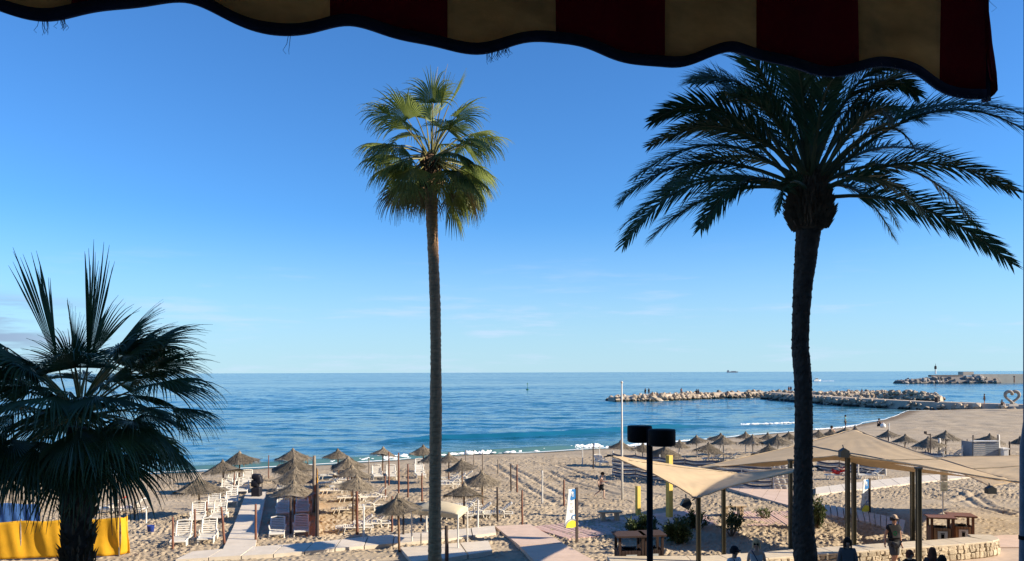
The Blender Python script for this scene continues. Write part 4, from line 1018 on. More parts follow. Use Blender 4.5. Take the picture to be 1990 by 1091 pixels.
# cream square canopy beside the tall palm trunk
def canopy():
    b = G(893, 1066); root = thing('canopy_parasol', 'cream cloth canopy on slim posts behind the tall palm trunk', 'parasol', b)
    k = b.y / F; m = mat('cream_cloth', (0.74, 0.64, 0.44), var=.06, transl=.3, scale=2)
    L = lambda px, py, dy=0: W(px, py, b.y + dy) - b
    A, B, Cc, D = L(800, 991, .6), L(890, 1000, -.6), L(908, 985, .9), L(838, 972, 2.2)
    mb = MB(); mb.grid(lambda u, v: ((A * (1 - u) + B * u) * (1 - v) + (D * (1 - u) + Cc * u) * v) + Z * (.16 * (16 * u * (1 - u) * v * (1 - v)) ** .7), 14, 14)
    o = mb.build('canopy', m, root, True); md = o.modifiers.new('thick', 'SOLIDIFY'); md.thickness = .02
    mb = MB(); P = [A, B, Cc, D]
    for i in range(4):
        p, q = P[i], P[(i + 1) % 4]; mb.add([p, q, q - Z * .16, p - Z * .16], [(0, 1, 2, 3)])
    o = mb.build('valance', m, root); md = o.modifiers.new('thick', 'SOLIDIFY'); md.thickness = .01
    for p in (A, B, Cc, D):
        q = Vector((p.x, p.y, gz(b.x + p.x, b.y + p.y) - b.z)); mb = MB(); mb.tube([q - Z * .1, p], .03, 6); mb.build('leg', m_whitepole, root)
canopy()
# ------------------------------------------------------------------ sun loungers
m_plastic = mat('white_plastic', (0.66, 0.63, 0.56), rough=0.5, var=0.06, scale=4, spec=.4)
def lounger_proto(back_deg):
    """foot at -y, head at +y; returns list of (name, mesh)"""
    parts = []
    mb = MB()
    for x in (-.3, .3): mb.tube([(x, -.95, .33), (x, -.5, .36), (x, .1, .33), (x, .95, .30)], .035, 6)
    mb.tube([(-.3, -.95, .33), (.3, -.95, .33)], .04, 6); mb.tube([(-.3, .95, .30), (.3, .95, .30)], .035, 6)
    parts.append(('frame', mb.mesh('frame', m_plastic)))
    mb = MB()
    for i in range(11): mb.box((0, -.86 + i * .108, .365 - .02 * math.sin(i * .6)), (.58, .06, .02))
    parts.append(('seat_slats', mb.mesh('seat_slats', m_plastic)))
    a = math.radians(back_deg); M = Matrix.Translation((0, .30, .35)) @ Matrix.Rotation(a, 4, 'X')
    mb = MB()
    for x in (-.29, .29): mb.tube([(x, 0, 0), (x, .4, .03), (x, .74, 0)], .035, 6, M)
    mb.tube([(-.29, .74, 0), (0, .78, .01), (.29, .74, 0)], .04, 6, M)
    for i in range(6): mb.box((0, .09 + i * .105, .02), (.55, .055, .02), M)
    parts.append(('backrest', mb.mesh('backrest', m_plastic)))
    for sx in (-1, 1):
        mb = MB(); mb.tube([(sx * .3, -.05, .34), (sx * .35, .0, .52), (sx * .36, .2, .56), (sx * .35, .42, .50), (sx * .3, .5, .33)], .028, 6); parts.append(('armrest', mb.mesh('armrest', m_plastic)))
        mb = MB(); mb.tube([(sx * .30, -.70, .35), (sx * .31, -.82, .12), (sx * .31, -.80, 0), (sx * .31, -.58, 0), (sx * .31, -.52, .12), (sx * .30, -.45, .35)], .03, 6); parts.append(('leg', mb.mesh('leg', m_plastic)))
        mb = MB(); mb.tube([(sx * .30, .45, .33), (sx * .31, .50, .1), (sx * .31, .56, 0), (sx * .31, .76, 0), (sx * .31, .80, .1), (sx * .30, .86, .31)], .03, 6); parts.append(('leg', mb.mesh('leg', m_plastic)))
    return parts
LP = {0: lounger_proto(4), 38: lounger_proto(38), 58: lounger_proto(58)}
def lounger(px, foot, rz, back, label, group, tint=None):
    b = G(px, foot)
    root = thing('sun_lounger', label, 'sun lounger', b - Z * .02, rz, group)
    root.scale = (.92, .80, .86)
    for n_, me in LP[back]: put(n_, me, root)
    return root
GA = 'white sun loungers left of the grey walkway'; GB = 'white sun loungers shaded right of the grey walkway'; GC = 'white sun loungers in rows left of the tall palm'; GDd = 'white sun loungers right of the tall palm'
T = 0.22
for px, ft, lab in [(353, 1059, 'white lounger nearest the dark fan palm, left one of the nearest pair'), (404, 1054, 'white lounger at the near end of the left row, right one of the nearest pair'),
                    (384, 1016, 'white lounger left of two behind the nearest pair'), (425, 1012, 'white lounger right of two behind the nearest pair, with a red post before it'),
                    (414, 993, 'white lounger partly hidden behind the second pair at left'), (450, 981, 'white lounger level with the near end of the black trolley'),
                    (440, 962, 'white lounger left of two just before the black trolley'), (472, 960, 'white lounger touching the left of the black trolley'),
                    (450, 943, 'white lounger left of the two farthest at the walkway end'), (481, 942, 'white lounger right of the two farthest at the walkway end')]:
    lounger(px, ft, T + rnd.uniform(-.08, .08), 58, lab, GA)
for px, ft, lab in [(539, 1044, 'shaded lounger at the near left of the dark windbreak shadow'), (586, 1039, 'shaded lounger at the near right beside the yellow windbreak'),
                    (550, 1004, 'shaded lounger left of two under the nearest overlapping parasol'), (588, 1001, 'shaded lounger right of two under the nearest overlapping parasol'),
                    (554, 981, 'shaded lounger half hidden by straw, left'), (590, 979, 'shaded lounger half hidden by straw, right'), (550, 955, 'shaded lounger farthest back in the shadow beside the walkway')]:
    lounger(px, ft, T + rnd.uniform(-.05, .05), 38, lab, GB)
E = -math.pi / 2
for px, ft, lab in [(688, 1036, 'white lounger nearest beside the yellow lit sand'), (722, 1028, 'white lounger right of the nearest one beside the yellow lit sand'),
                    (676, 1000, 'white lounger with raised back in the second row by the yellow lit sand'), (711, 994, 'white lounger right of the second row by two dark red posts'),
                    (722, 974, 'white lounger foot end seen under the ragged parasol'), (684, 976, 'white lounger in the tangle under the ragged parasol'),
                    (650, 962, 'white lounger beside the tall weathered post'), (642, 947, 'white lounger second beside the tall weathered post'), (668, 954, 'white lounger behind the ragged parasol roof'),
                    (640, 932, 'white lounger farthest by the tall weathered post'), (672, 940, 'white lounger shaded under the middle parasol of its row')]:
    lounger(px, ft, E + .25 + rnd.uniform(-.12, .12), 38, lab, GC)
for px, ft, lab in [(733, 931, 'white lounger left of two beneath the small parasol by the water'), (760, 931, 'white lounger right of two beneath the small parasol by the water'),
                    (816, 929, 'white lounger beneath the parasol left of the tall palm trunk'), (815, 917, 'white lounger behind the one left of the tall palm trunk'), (657, 930, 'white lounger under the dark parasol before the foam')]:
    lounger(px, ft, T + rnd.uniform(-.08, .08), 58, lab, GC)
for px, ft, lab in [(866, 950, 'white lounger just right of the tall palm trunk, nearer of the jumble'), (880, 944, 'white lounger in the jumble under the small parasol right of the trunk'),
                    (872, 938, 'white lounger at the back of the jumble right of the tall palm trunk'), (895, 938, 'white lounger right end of the jumble by the tall palm trunk'),
                    (885, 1012, 'white lounger behind the legs of the cream canopy'), (922, 1009, 'white lounger under the grey parasol, left of the long one'), (963, 1008, 'white lounger stretched out to the right beside a dark post'),
                    (905, 992, 'white lounger half hidden by the grey parasol behind the cream canopy')]:
    lounger(px, ft, E + .1 + rnd.uniform(-.15, .15), 38, lab, GDd)
GE = 'white sun loungers at the right and far left'
for px, ft, rz, lab in [(205, 1000, E, 'white lounger with a red towel seen between fan palm fronds'), (250, 998, E, 'white lounger right of the one with a red towel'),
                        (1690, 932, E, 'white lounger lying flat right of the post pair'), (1630, 932, E - .1, 'white lounger carrying the person in red'),
                        (1850, 893, E, 'white lounger under the tall dark parasol at right'), (1818, 890, E, 'white lounger left of the tall dark parasol at right'), (1168, 904, .3, 'white lounger under the left tip of the small sail'),
                        (1385, 898, E, 'pale lounger behind the striped windbreak'), (1415, 898, E, 'dark shaded lounger behind the striped windbreak'), (1225, 925, E, 'pale lounger at the foot of the striped windbreak')]:
    lounger(px, ft, rz, 38, lab, GE)
tw = MB(); b = G(212, 998); tw.grid(lambda u, v: (-.3 + .6 * u, .30 + .4 * v, .40 + .36 * v + .02 * math.sin(u * 9)), 5, 6)
o = tw.build('beach_towel', mat('red_cloth', (0.65, 0.05, 0.03), transl=.2), smooth=True); o.location = b; o.rotation_euler.z = E; tag(o, 'bright red towel hung over a lounger behind the fan palm', 'towel')
md = o.modifiers.new('thick', 'SOLIDIFY'); md.thickness = .01

# ------------------------------------------------------------------ bare posts
m_rpost = mat('red_brown_post', (0.17, 0.075, 0.05), var=.3, scale=8, bump=.3); m_gpost = mat('grey_wood_post', (0.22, 0.18, 0.14), var=.3, scale=8, bump=.3)
m_dpost = mat('dark_post', (0.06, 0.045, 0.04), var=.3, scale=8)
def bare_post(px, top, bot, r0, m, label, group, lean=0):
    b = G(px, bot); h = (bot - top) * b.y / F
    mb = MB(); n = 6; P = [(rnd.uniform(-.01, .01), rnd.uniform(-.01, .01), -.25 + (h + .25) * i / n) for i in range(n + 1)]
    mb.tube(P, [r0 * (1.05 - .25 * i / n) * rnd.uniform(.93, 1.07) for i in range(n + 1)], 7)
    o = mb.build('beach_post', m, None, True); o.location = b; o.rotation_euler.x = rnd.uniform(-.02, .02); o.rotation_euler.y = lean
    tag(o, label, 'post', group); return o
GP = 'thin posts for windbreaks standing in the sand'
for px, t, bt, r0, m, lab, ln in [
    (522, 885, 931, .035, m_rpost, 'thin post alone at the water between the walkway and the overlapping parasols', 0), (598, 885, 915, .04, m_dpost, 'short dark post behind the farthest overlapping parasol', 0),
    (497, 980, 1056, .05, m_rpost, 'red brown post on the right edge of the grey walkway', 0), (437, 985, 1062, .05, m_rpost, 'leaning red post left of the grey walkway', -.08),
    (336, 1005, 1070, .045, m_rpost, 'red brown post before the nearest lounger at far left', 0), (379, 990, 1045, .045, m_rpost, 'red brown post between the two nearest loungers at far left', 0),
    (402, 975, 1010, .04, m_rpost, 'red brown post before the hay coloured parasol', 0), (455, 918, 960, .04, m_rpost, 'thin post between the white loungers at the walkway end', 0),
    (262, 968, 1010, .045, m_dpost, 'dark post right of the red towel', 0), (284, 985, 1018, .04, m_whitepole, 'pale post behind the blue bucket', 0), (232, 958, 1007, .045, m_dpost, 'dark post at the right end of the yellow windbreak', 0),
    (565, 968, 1040, .05, m_dpost, 'dark post between the shaded loungers', 0), (717, 890, 935, .04, m_gpost, 'grey post left of the small parasol by the water', 0),
    (756, 878, 945, .045, m_rpost, 'tall post before the right lounger under the small parasol', 0), (775, 880, 961, .05, m_rpost, 'thick red brown post right of the small parasol', 0),
    (793, 902, 969, .045, m_rpost, 'post third right of the small parasol', 0), (749, 925, 974, .04, m_rpost, 'low post before the small parasol', 0), (762, 965, 1036, .04, m_rpost, 'low post left of the nearest dark parasol pole', 0),
    (820, 920, 976, .05, m_rpost, 'red brown post left of the tall palm trunk, farther one', 0), (818, 990, 1018, .045, m_rpost, 'short red post under the cream canopy left of the trunk', 0),
    (686, 952, 1020, .045, m_dpost, 'dark post left of the dark red one by the tangled loungers', 0), (694, 955, 1041, .06, m_rpost, 'dark red post before the nearest tangled loungers', 0),
    (707, 980, 1053, .04, m_whitepole, 'white post by the slab path before the tangled loungers', 0), (784, 992, 1046, .045, m_dpost, 'dark post just right of the nearest dark parasol pole', 0),
    (829, 992, 1042, .04, m_whitepole, 'white post left of the tall palm trunk at the slab path', 0), (868, 1022, 1105, .07, m_dpost, 'thick dark post cut by the bottom edge right of the tall palm trunk', 0),
    (928, 972, 1032, .045, m_whitepole, 'white post right of the cream canopy', .03), (902, 990, 1022, .04, m_dpost, 'dark post under the right end of the cream canopy', 0),
    (905, 875, 898, .04, m_gpost, 'first grey post at the shore right of the tall palm', 0), (921, 875, 906, .04, m_gpost, 'second grey post at the shore right of the tall palm', 0), (938, 880, 917, .045, m_gpost, 'third grey post at the shore right of the tall palm', 0),
    (968, 893, 923, .045, m_gpost, 'post right of the three at the shore', 0), (993, 902, 954, .045, m_dpost, 'left of two close dark posts on the trampled sand', 0), (1005, 903, 957, .05, m_rpost, 'right of two close posts on the trampled sand', 0),
    (967, 947, 1016, .05, m_dpost, 'dark post before the stretched out lounger', 0), (1015, 953, 1026, .045, m_rpost, 'red brown post behind the start of the pink path', 0),
    (1054, 915, 981, .045, m_whitepole, 'white post alone on the trampled sand', 0), (1096, 933, 986, .05, m_rpost, 'red post just left of the flag sign', 0),
    (1132, 868, 904, .04, m_whitepole, 'white post nearest the shore left of the flagpole', 0), (1153, 862, 911, .05, m_dpost, 'dark post at the shore left of the flagpole', 0), (1165, 865, 899, .04, m_whitepole, 'second white post at the shore left of the flagpole', 0),
    (1235, 866, 905, .045, m_whitepole, 'white post behind the left lamp head', 0), (1728, 823, 862, .05, m_whitepole, 'white post between the sail peak and the first right parasol', 0), (1721, 905, 925, .05, m_whitepole, 'short white post under the large sail', 0),
    (1668, 900, 932, .05, m_whitepole, 'white post behind the blue sign', 0), (1825, 852, 893, .10, m_whitepole, 'thick white post before the tall dark parasol', 0), (1870, 866, 896, .05, m_whitepole, 'pale post left of the grey hut', 0), (1880, 854, 890, .04, m_dpost, 'thin tall post left of the grey hut', 0),
    (1941, 845, 896, .10, m_whitepole, 'thick white post at the right end of the grey hut', 0), (1962, 858, 893, .06, m_dpost, 'dark post right of the white cabinet', 0)]:
    bare_post(px, t, bt, r0, m, lab, GP, ln)
bare_post(610, 886, 1000, .09, m_gpost, 'tall weathered grey post at the far end of the edge on windbreak', GP, .01)
bare_post(617, 940, 1049, .07, m_dpost, 'dark post at the near end of the edge on windbreak', GP)
# flagpole
b = G(1209, 972); root = thing('flagpole', 'tall bare white flagpole left of the black lamp', 'flagpole', b)
hF = (972 - 745) * b.y / F
mb = MB(); mb.tube([(0, 0, -.2), (0, 0, hF * .5), (0, 0, hF)], [.06, .05, .035], 10); mb.build('pole', m_whitepole, root, True)
mb = MB(); mb.lathe([(.05, hF), (.07, hF + .05), (.02, hF + .12)], 10); mb.build('finial', m_whitepole, root, True)

# ------------------------------------------------------------------ windbreaks
m_ycloth = mat('yellow_cloth', (0.80, 0.48, 0.03), rough=.85, var=.08, scale=3, bump=.3, bscale=9, transl=.42, tcol=(0.85, 0.45, 0.02))
def windbreak(label, P0, P1, h0, h1, posts, m=m_ycloth, wave=1.0):
    root = thing('windbreak', label, 'windbreak', (0, 0, 0)); r = random.Random(int(P0.x * 10))
    d = (P1 - P0); L = d.length; t = d.normalized(); nrm = t.cross(Z)
    def fn(u, v):
        p = P0.lerp(P1, u); h = h0 + (h1 - h0) * u
        w = (.035 * math.sin(u * L * 5.1 + 2.1 * v) + .05 * math.sin(u * L * 2.3 + 4 * v * u) * (1 - v) + .02 * math.sin(u * L * 13 + v * 3)) * (1 - .55 * abs(2 * v - 1) ** 2)
        w += .10 * math.exp(-((u - .78 - .12 * (1 - v)) / .05) ** 2) * (1 - v)
        q = p + nrm * w * wave; return (q.x, q.y, p.z + .06 + (h - .06) * v - .04 * math.sin(u * math.pi * (posts - 1)) ** 2 * v)
    mb = MB(); mb.grid(fn, 130, 14); o = mb.build('cloth', m, root, True)
    md = o.modifiers.new('thick', 'SOLIDIFY'); md.thickness = .004
    for i in range(posts):
        p = P0.lerp(P1, i / (posts - 1)) - nrm * .05
        mb = MB(); mb.tube([p - Z * .2, p + Z * (h0 + (h1 - h0) * i / (posts - 1) + .05)], .03, 7); mb.build('post', m_gpost, root)
    return root
Pl, Pr = G(-60, 1093), G(232, 1082)
hl = (1093 - 1016) * Pl.y / F; hr = (1082 - 1006) * Pr.y / F
windbreak('long yellow cloth windbreak behind the dark fan palm trunk', Pl, Pr, hl, hr, 4)
Pe = Pr + Vector((.14, .35, 0))
windbreak('narrow yellow cloth end panel at the right of the long windbreak', Pr + Vector((.03, .0, 0)), Pe, hr, hr, 2)
Pa, Pb = G(617, 1046), G(617.5, 962)
windbreak('yellow cloth windbreak seen edge on between shaded and tangled loungers', Pa, Pb, 1.5, 1.45, 4, wave=.25)
P0, P1 = G(-40, 1040), G(78, 1036)
windbreak('blue cloth windbreak behind the long yellow one at far left', P0, P1, 1.35, 1.2, 3, m=mat('blue_cloth', (0.06, 0.16, 0.42), transl=.3, rough=.8))
b = G(293, 1036); root = thing('bucket', 'small blue bucket on the sand right of the yellow windbreak', 'bucket', b)
mb = MB(); mb.lathe([(.11, 0), (.15, .3), (.155, .31), (.14, .3), (.10, .03)], 16); mb.build('pail', mat('blue_plastic', (0.02, 0.05, 0.25), rough=.4), root, True)
mb = MB(); mb.tube([(-.15, 0, .29), (-.1, .05, .38), (0, .06, .41), (.1, .05, .38), (.15, 0, .29)], .008, 5); mb.build('handle', m_black, root)
# striped windbreaks: posts carrying slack horizontal bands
m_navy = mat('navy_band', (0.10, 0.115, 0.16), var=.15, rough=.85, transl=.1); m_wband = mat('white_band', (0.62, 0.60, 0.55), var=.08, rough=.85, transl=.15)
def banded(label, px0, t0, b0, px1, t1, b1, nb, npost, group, m1=None, m2=None):
    A, B = G(px0, b0), G(px1, b1); hA, hB = (b0 - t0) * A.y / F, (b1 - t1) * B.y / F
    root = thing('striped_windbreak', label, 'windbreak', (0, 0, 0), 0, group)
    t = (B - A).normalized(); nrm = t.cross(Z)
    for k in range(nb):
        z0, z1 = k / nb, (k + .92) / nb
        mb = MB()
        def fn(u, v):
            p = A.lerp(B, u); h = hA + (hB - hA) * u; ss = abs(math.sin(u * math.pi * (npost - 1)))
            q = p + nrm * (.05 * math.sin(u * 23 + k)); return (q.x, q.y, p.z + h * (z0 + (z1 - z0) * v) - .10 * ss * (.4 + .6 * ((k * 7) % 5) / 5))
        mb.grid(fn, 12 * (npost - 1), 1); o = mb.build('band', (m1 or m_navy) if k % 2 == 0 else (m2 or m_wband), root, True)
        md = o.modifiers.new('thick', 'SOLIDIFY'); md.thickness = .01
    for i in range(npost):
        u = i / (npost - 1); p = A.lerp(B, u) - nrm * .06; h = hA + (hB - hA) * u
        mb = MB(); mb.tube([p - Z * .2, p + Z * (h + .12)], .035, 6); mb.build('post', m_gpost if i % 2 else m_whitepole, root)
    return root
GW = 'dark and white banded windbreaks behind the sails'
banded('banded windbreak running from the flagpole to behind the lamp', 1190, 880, 926, 1330, 892, 940, 13, 4, GW)
banded('banded windbreak behind the grey half of the small sail', 1330, 892, 940, 1500, 900, 955, 13, 4, GW)
banded('white banded panel just left of the date palm trunk', 1504, 900, 956, 1548, 900, 956, 10, 2, GW, m_wband, m_wband)
banded('low slatted windbreak right of the date palm under the large sail', 1588, 895, 915, 1720, 905, 922, 5, 4, GW)
banded('low slatted windbreak between the large sail and the grey hut', 1765, 873, 890, 1832, 882, 900, 5, 3, GW)

# ------------------------------------------------------------------ huts, signs, posts of the boardwalk
m_hut = mat('shaded_board', (0.24, 0.26, 0.28), var=.15, rough=.7); m_white = mat('white_paint', (0.78, 0.76, 0.70), var=.05, rough=.6)  # kiosk boards are whitish; the shade on their front is put into the grey
b = G(1916, 897); root = thing('beach_hut', 'grey slatted kiosk under a straw roof at right', 'hut', b); k = b.y / F
for i in range(9): mb = MB(); mb.box((0, -.02, .08 + i * .155), (50 * k, .03, .13)); mb.build('slat', m_hut, root)
for sx in (-1, 1):
    mb = MB(); mb.box((sx * 24 * k, .8, .7), (.03, 1.5, 1.4)); mb.build('side_panel', m_hut, root)
    mb = MB(); mb.box((sx * 24 * k, 0.05, .95), (.08, .08, 1.9)); mb.build('post', m_gpost, root)
mb = MB(); mb.box((0, .1, 1.47), (52 * k, .4, .05)); mb.build('counter', m_white, root)
b = G(1951, 897); root = thing('cabinet', 'small white cabinet beside the grey kiosk', 'cabinet', b); k = b.y / F
mb = MB(); mb.box((0, 0, 12 * k), (10 * k, .5, 24 * k)); mb.build('body', m_white, root)
mb = MB(); mb.box((0, 0, 25 * k), (13 * k, .6, 2.2 * k)); mb.build('lid', m_white, root)
mb = MB(); mb.box((0, -.26, 12 * k), (8 * k, .02, 20 * k)); mb.build('door', m_white, root)
# loudspeaker post
b = G(1808, 895); root = thing('speaker_post', 'dark pole with a small camera arm among the right parasols', 'post', b); k = b.y / F
mb = MB(); mb.tube([(0, 0, 0), (0, 0, 52 * k)], .04, 8); mb.build('pole', m_dpost, root)
mb = MB(); mb.tube([(0, 0, 50 * k), (-9 * k, 0, 51 * k)], .03, 6); mb.build('arm', m_dpost, root)
mb = MB(); mb.box((-9.5 * k, 0, 54 * k), (3 * k, .2, 5 * k)); mb.build('camera', m_dpost, root)

m_blue = mat('sign_blue', (0.02, 0.16, 0.42), var=.05, rough=.5); m_signw = mat('sign_white', (0.74, 0.76, 0.74), var=.04, rough=.6, transl=.15); m_signy = mat('sign_yellow', (0.80, 0.66, 0.04), var=.04, rough=.6)
m_grey = mat('sign_grey', (0.30, 0.32, 0.34), rough=.7)
def flag_sign(px, top, bot, foot, wpx, label, mirror=1, yaw=0):
    b = G(px, foot); k = b.y / F; root = thing('flag_sign', label, 'sign', b, yaw); h = (foot - top) * k; w = wpx * k
    mb = MB(); mb.box((0, 0, h / 2 - .05), (.10, .06, h + .1)); mb.build('mast', m_dpost, root)
    z0, z1 = (foot - bot) * k, h - .03
    def edge(v): return -w * (0.72 + .35 * (1 - v) ** 1.2) * mirror - .05 * mirror
    zt = lambda v: z0 + (z1 - z0) * v
    mb = MB(); mb.grid(lambda u, v: (edge(v) * u - .05 * mirror * (1 - u), .015 * math.sin(u * 3 + v * 2), zt(v) + .14 * u * (1 - v) ** 3), 8, 24); pn = mb.build('banner', m_signw, root, True)
    md = pn.modifiers.new('thick', 'SOLIDIFY'); md.thickness = .008
    yf = -.014
    def disc(name, cx, cz, R, m, a0=0, a1=6.2832, inner=0, clip=None, y=yf):
        mb = MB(); n = 28; vs = []
        for i in range(n + 1):
            a = a0 + (a1 - a0) * i / n
            for rr in (inner, R):
                x, zz = cx + rr * math.cos(a), cz + rr * math.sin(a)
                if clip: x, zz = clip(x, zz)
                vs.append((x, y, zz))
        mb.add(vs, [(2 * i, 2 * i + 1, 2 * i + 3, 2 * i + 2) for i in range(n)]); o = mb.build(name, m, root); md = o.modifiers.new('thick', 'SOLIDIFY'); md.thickness = .004; return o
    cx = -w * .42 * mirror
    lim = lambda x, zz: (max(min(x, -.055), edge((zz - z0) / (z1 - z0)) + .01) if mirror > 0 else x, zz)
    disc('blue_field', cx, zt(.865), w * .44, m_blue, clip=lambda x, zz: (x, min(zz, z1 - .01)))
    disc('emblem', cx, zt(.90), w * .10, m_signw, y=yf - .008)
    for q in range(3): mb = MB(); mb.box((cx + w * .02 * q, yf - .009, zt(.855) - q * .035), (w * (.30 - .06 * q), .004, .014)); mb.build('emblem_wave', m_signw, root)
    disc('yellow_sun', -w * .45 * mirror, zt(.0) + .02, w * .55, m_signy, .15, 3.0, clip=lambda x, zz: (x, max(zz, zt(.015))))
    disc('sun_ring', -w * .45 * mirror, zt(.0) + .02, w * .68, m_grey, .3, 2.9, inner=w * .60, y=yf - .002)
    disc('swirl', -w * .25 * mirror, zt(.27), w * .22, m_blue, .4, 4.2, inner=w * .15)
    for (fz, ww, off) in [(.70, .18, -.2), (.64, .28, -.15), (.60, .22, -.2), (.54, .10, .15), (.47, .34, -.1), (.44, .28, -.12), (.41, .20, -.1)]:
        mb = MB(); mb.box((cx + off * w * .5, yf - .001, zt(fz)), (w * ww, .004, .022)); mb.build('text_line', m_grey, root)
    return root
flag_sign(1121, 948, 1026, 1054, 26, 'blue and white information flag with yellow sun on a dark mast by the boardwalk', yaw=.55)
flag_sign(1690, 930, 995, 1001, 24, 'information flag with blue top partly hidden behind the post pair', yaw=.5)
b = G(1833, 1003); root = thing('notice_sign', 'two pale notice boards one above the other on a thin white pole', 'sign', b); k = b.y / F
mb = MB(); mb.tube([(0, .02, 0), (0, .02, 92 * k)], .03, 8); mb.build('pole', m_whitepole, root)
m_gw = mat('sign_pale_green', (0.60, 0.68, 0.62), rough=.6, var=.05)
for nm, zc, hh, mm in (('upper_board', 78, 20, m_signw), ('lower_board', 57, 18, m_gw)):
    mb = MB(); mb.box((1 * k, -.03, zc * k), (14 * k, .02, hh * k)); o = mb.build(nm, mm, root)
    mb = MB(); mb.lathe([(3.6 * k, 0), (3.6 * k, .006)], 20, Matrix.Translation((1 * k, -.041, (zc + 1) * k)) @ Matrix.Rotation(math.pi / 2, 4, 'X')); mb.build('symbol', mat('sign_dull', (.42, .46, .45), rough=.7), o)
    for q in range(2): mb = MB(); mb.box((1 * k, -.043, (zc - hh * .32 - q * 2) * k), (9 * k, .004, .8 * k)); mb.build('text_line', m_grey, o)
m_ybeam = mat('yellow_beam', (0.66, 0.46, 0.10), var=.12, scale=3, rough=.7)
b = G(1301, 1009); root = thing('shower_column', 'tall yellow square column on the boardwalk right of the lamp', 'column', b, .55); k = b.y / F
mb = MB(); mb.box((0, 0, 62 * k), (.22, .22, 124 * k)); mb.build('column', m_ybeam, root)
mb = MB(); mb.box((.112, 0, 62 * k), (.008, .20, 122 * k)); mb.build('sunlit_face', mat('sunlit_tone', (0.72, 0.62, 0.56), var=.05), root)  # sunlight on the yellow column's right face, painted as a pale sheet
mb = MB(); mb.tube([(0, -.11, 2.1), (0, -.3, 2.12), (0, -.32, 2.06)], .02, 6); mb.build('shower_head', m_grey, root)
b = G(1240, 1003); root = thing('foot_shower', 'short yellow tap post on the boardwalk left of the lamp', 'column', b, .5); k = b.y / F
mb = MB(); mb.box((0, 0, 29 * k), (.18, .18, 58 * k)); mb.build('column', m_ybeam, root)
mb = MB(); mb.box((.093, -.0, 44 * k), (.012, .13, 22 * k)); mb.build('tap_plate', m_white, root)
mb = MB(); mb.tube([(.09, 0, 26 * k), (.2, -.05, 26 * k), (.2, -.05, 23 * k)], .018, 6); mb.build('tap', m_grey, root)
m_bench = mat('bench_stone', (0.52, 0.40, 0.26), var=.12, scale=5, bump=.3)
for px, ft, w, lab in ((1185, 1016, 46, 'pale stone bench on the boardwalk behind the dark bin shelter'), (1424, 1004, 50, 'pale stone bench behind the post of the small sail')):
    b = G(px, ft); k = b.y / F; root = thing('stone_bench', lab, 'bench', b, .08, 'stone benches along the boardwalk')
    mb = MB(); mb.box((0, 0, .47), (w * k, .42, .08)); o = mb.build('seat', m_bench, root); md = o.modifiers.new('b', 'BEVEL'); md.width = .012
    for sx in (-1, 1): mb = MB(); mb.box((sx * w * k * .3, 0, .27), (.17, .36, .34)); mb.build('leg', m_bench, root)

# ------------------------------------------------------------------ litter bin shelters
m_bw = mat('bin_wood', (0.19, 0.085, 0.045), var=.3, scale=4, stretch=(6, 6, 1), objvar=.15, rough=.6); m_bw2 = mat('bin_wood_pale', (0.36, 0.22, 0.12), var=.25, scale=4, stretch=(6, 6, 1), objvar=.15)
m_bwd = mat('bin_wood_dark', (0.05, 0.03, 0.025), var=.3, scale=4, stretch=(6, 6, 1), objvar=.15)
def bin_shelter(loc, w, d, h, yaw, label, mw, label_on=True):
    root = thing('litter_bin', label, 'litter bin', loc, yaw, 'wooden litter bin housings')
    for sx in (-1, 1):
        for sy in (-1, 1): mb = MB(); mb.box((sx * (w / 2 - .04), sy * (d / 2 - .04), h / 2), (.08, .08, h)); mb.build('leg', mw, root)
    mb = MB(); mb.box((0, 0, h + .03), (w + .16, d + .16, .05)); mb.build('roof', mw, root)
    n = 6; bh = h * .62
    for i in range(n): 
        x = -w / 2 + .1 + (w - .2) * (i + .5) / n
        for sy in (-1, 1): mb = MB(); mb.box((x, sy * (d / 2 - .02), .04 + bh / 2), ((w - .2) / n - .012, .025, bh)); mb.build('plank', m_bw2 if mw is m_bw else mw, root)
    for i in range(4):
        y = -d / 2 + .1 + (d - .2) * (i + .5) / 4
        for sx in (-1, 1): mb = MB(); mb.box((sx * (w / 2 - .02), y, .04 + bh / 2), (.025, (d - .2) / 4 - .012, bh)); mb.build('plank', mw, root)
    mb = MB(); mb.lathe([(w * .28, .05), (w * .30, bh + .04), (w * .27, bh + .04), (w * .25, .1)], 14); mb.build('liner', m_black, root)
    mb = MB(); mb.box((0, -d / 2 - .002, bh * .62), (w * .42, .012, bh * .55)); lb = mb.build('label_plate', m_signw, root)
    mb = MB(); mb.box((0, -d / 2 - .011, bh * .6), (w * .14, .006, bh * .24)); mb.box((0, -d / 2 - .011, bh * .76), (w * .18, .006, bh * .04)); mb.build('bin_symbol', m_black, lb)
b1 = W(1222, 1110, 25.9); b1.z = gz(b1.x, 27.4) + .02
bin_shelter(Vector((W(1218, 1100, 26.5).x, 25.95, -.12)), .82, .7, 1.25, .08, 'dark wooden litter bin housing left of the black lamp pole', m_bwd)
bin_shelter(Vector((W(1257, 1100, 26.7).x + .06, 26.1, -.12)), .62, .7, 1.25, .08, 'dark wooden litter bin housing half hidden by the black lamp pole', m_bwd)
p = W(1827, 1052, 29.9); bin_shelter(Vector((p.x, 29.9, gz(p.x, 29.9) + .04)), .78, .7, 1.02, -.25, 'brown wooden litter bin housing behind the wall, nearer left one', m_bw)
p = W(1870, 1048, 30.1); bin_shelter(Vector((p.x, 30.2, gz(p.x, 30.2) + .04)), .74, .7, 1.02, -.25, 'red brown litter bin housing behind the wall, farther right one', m_bw)

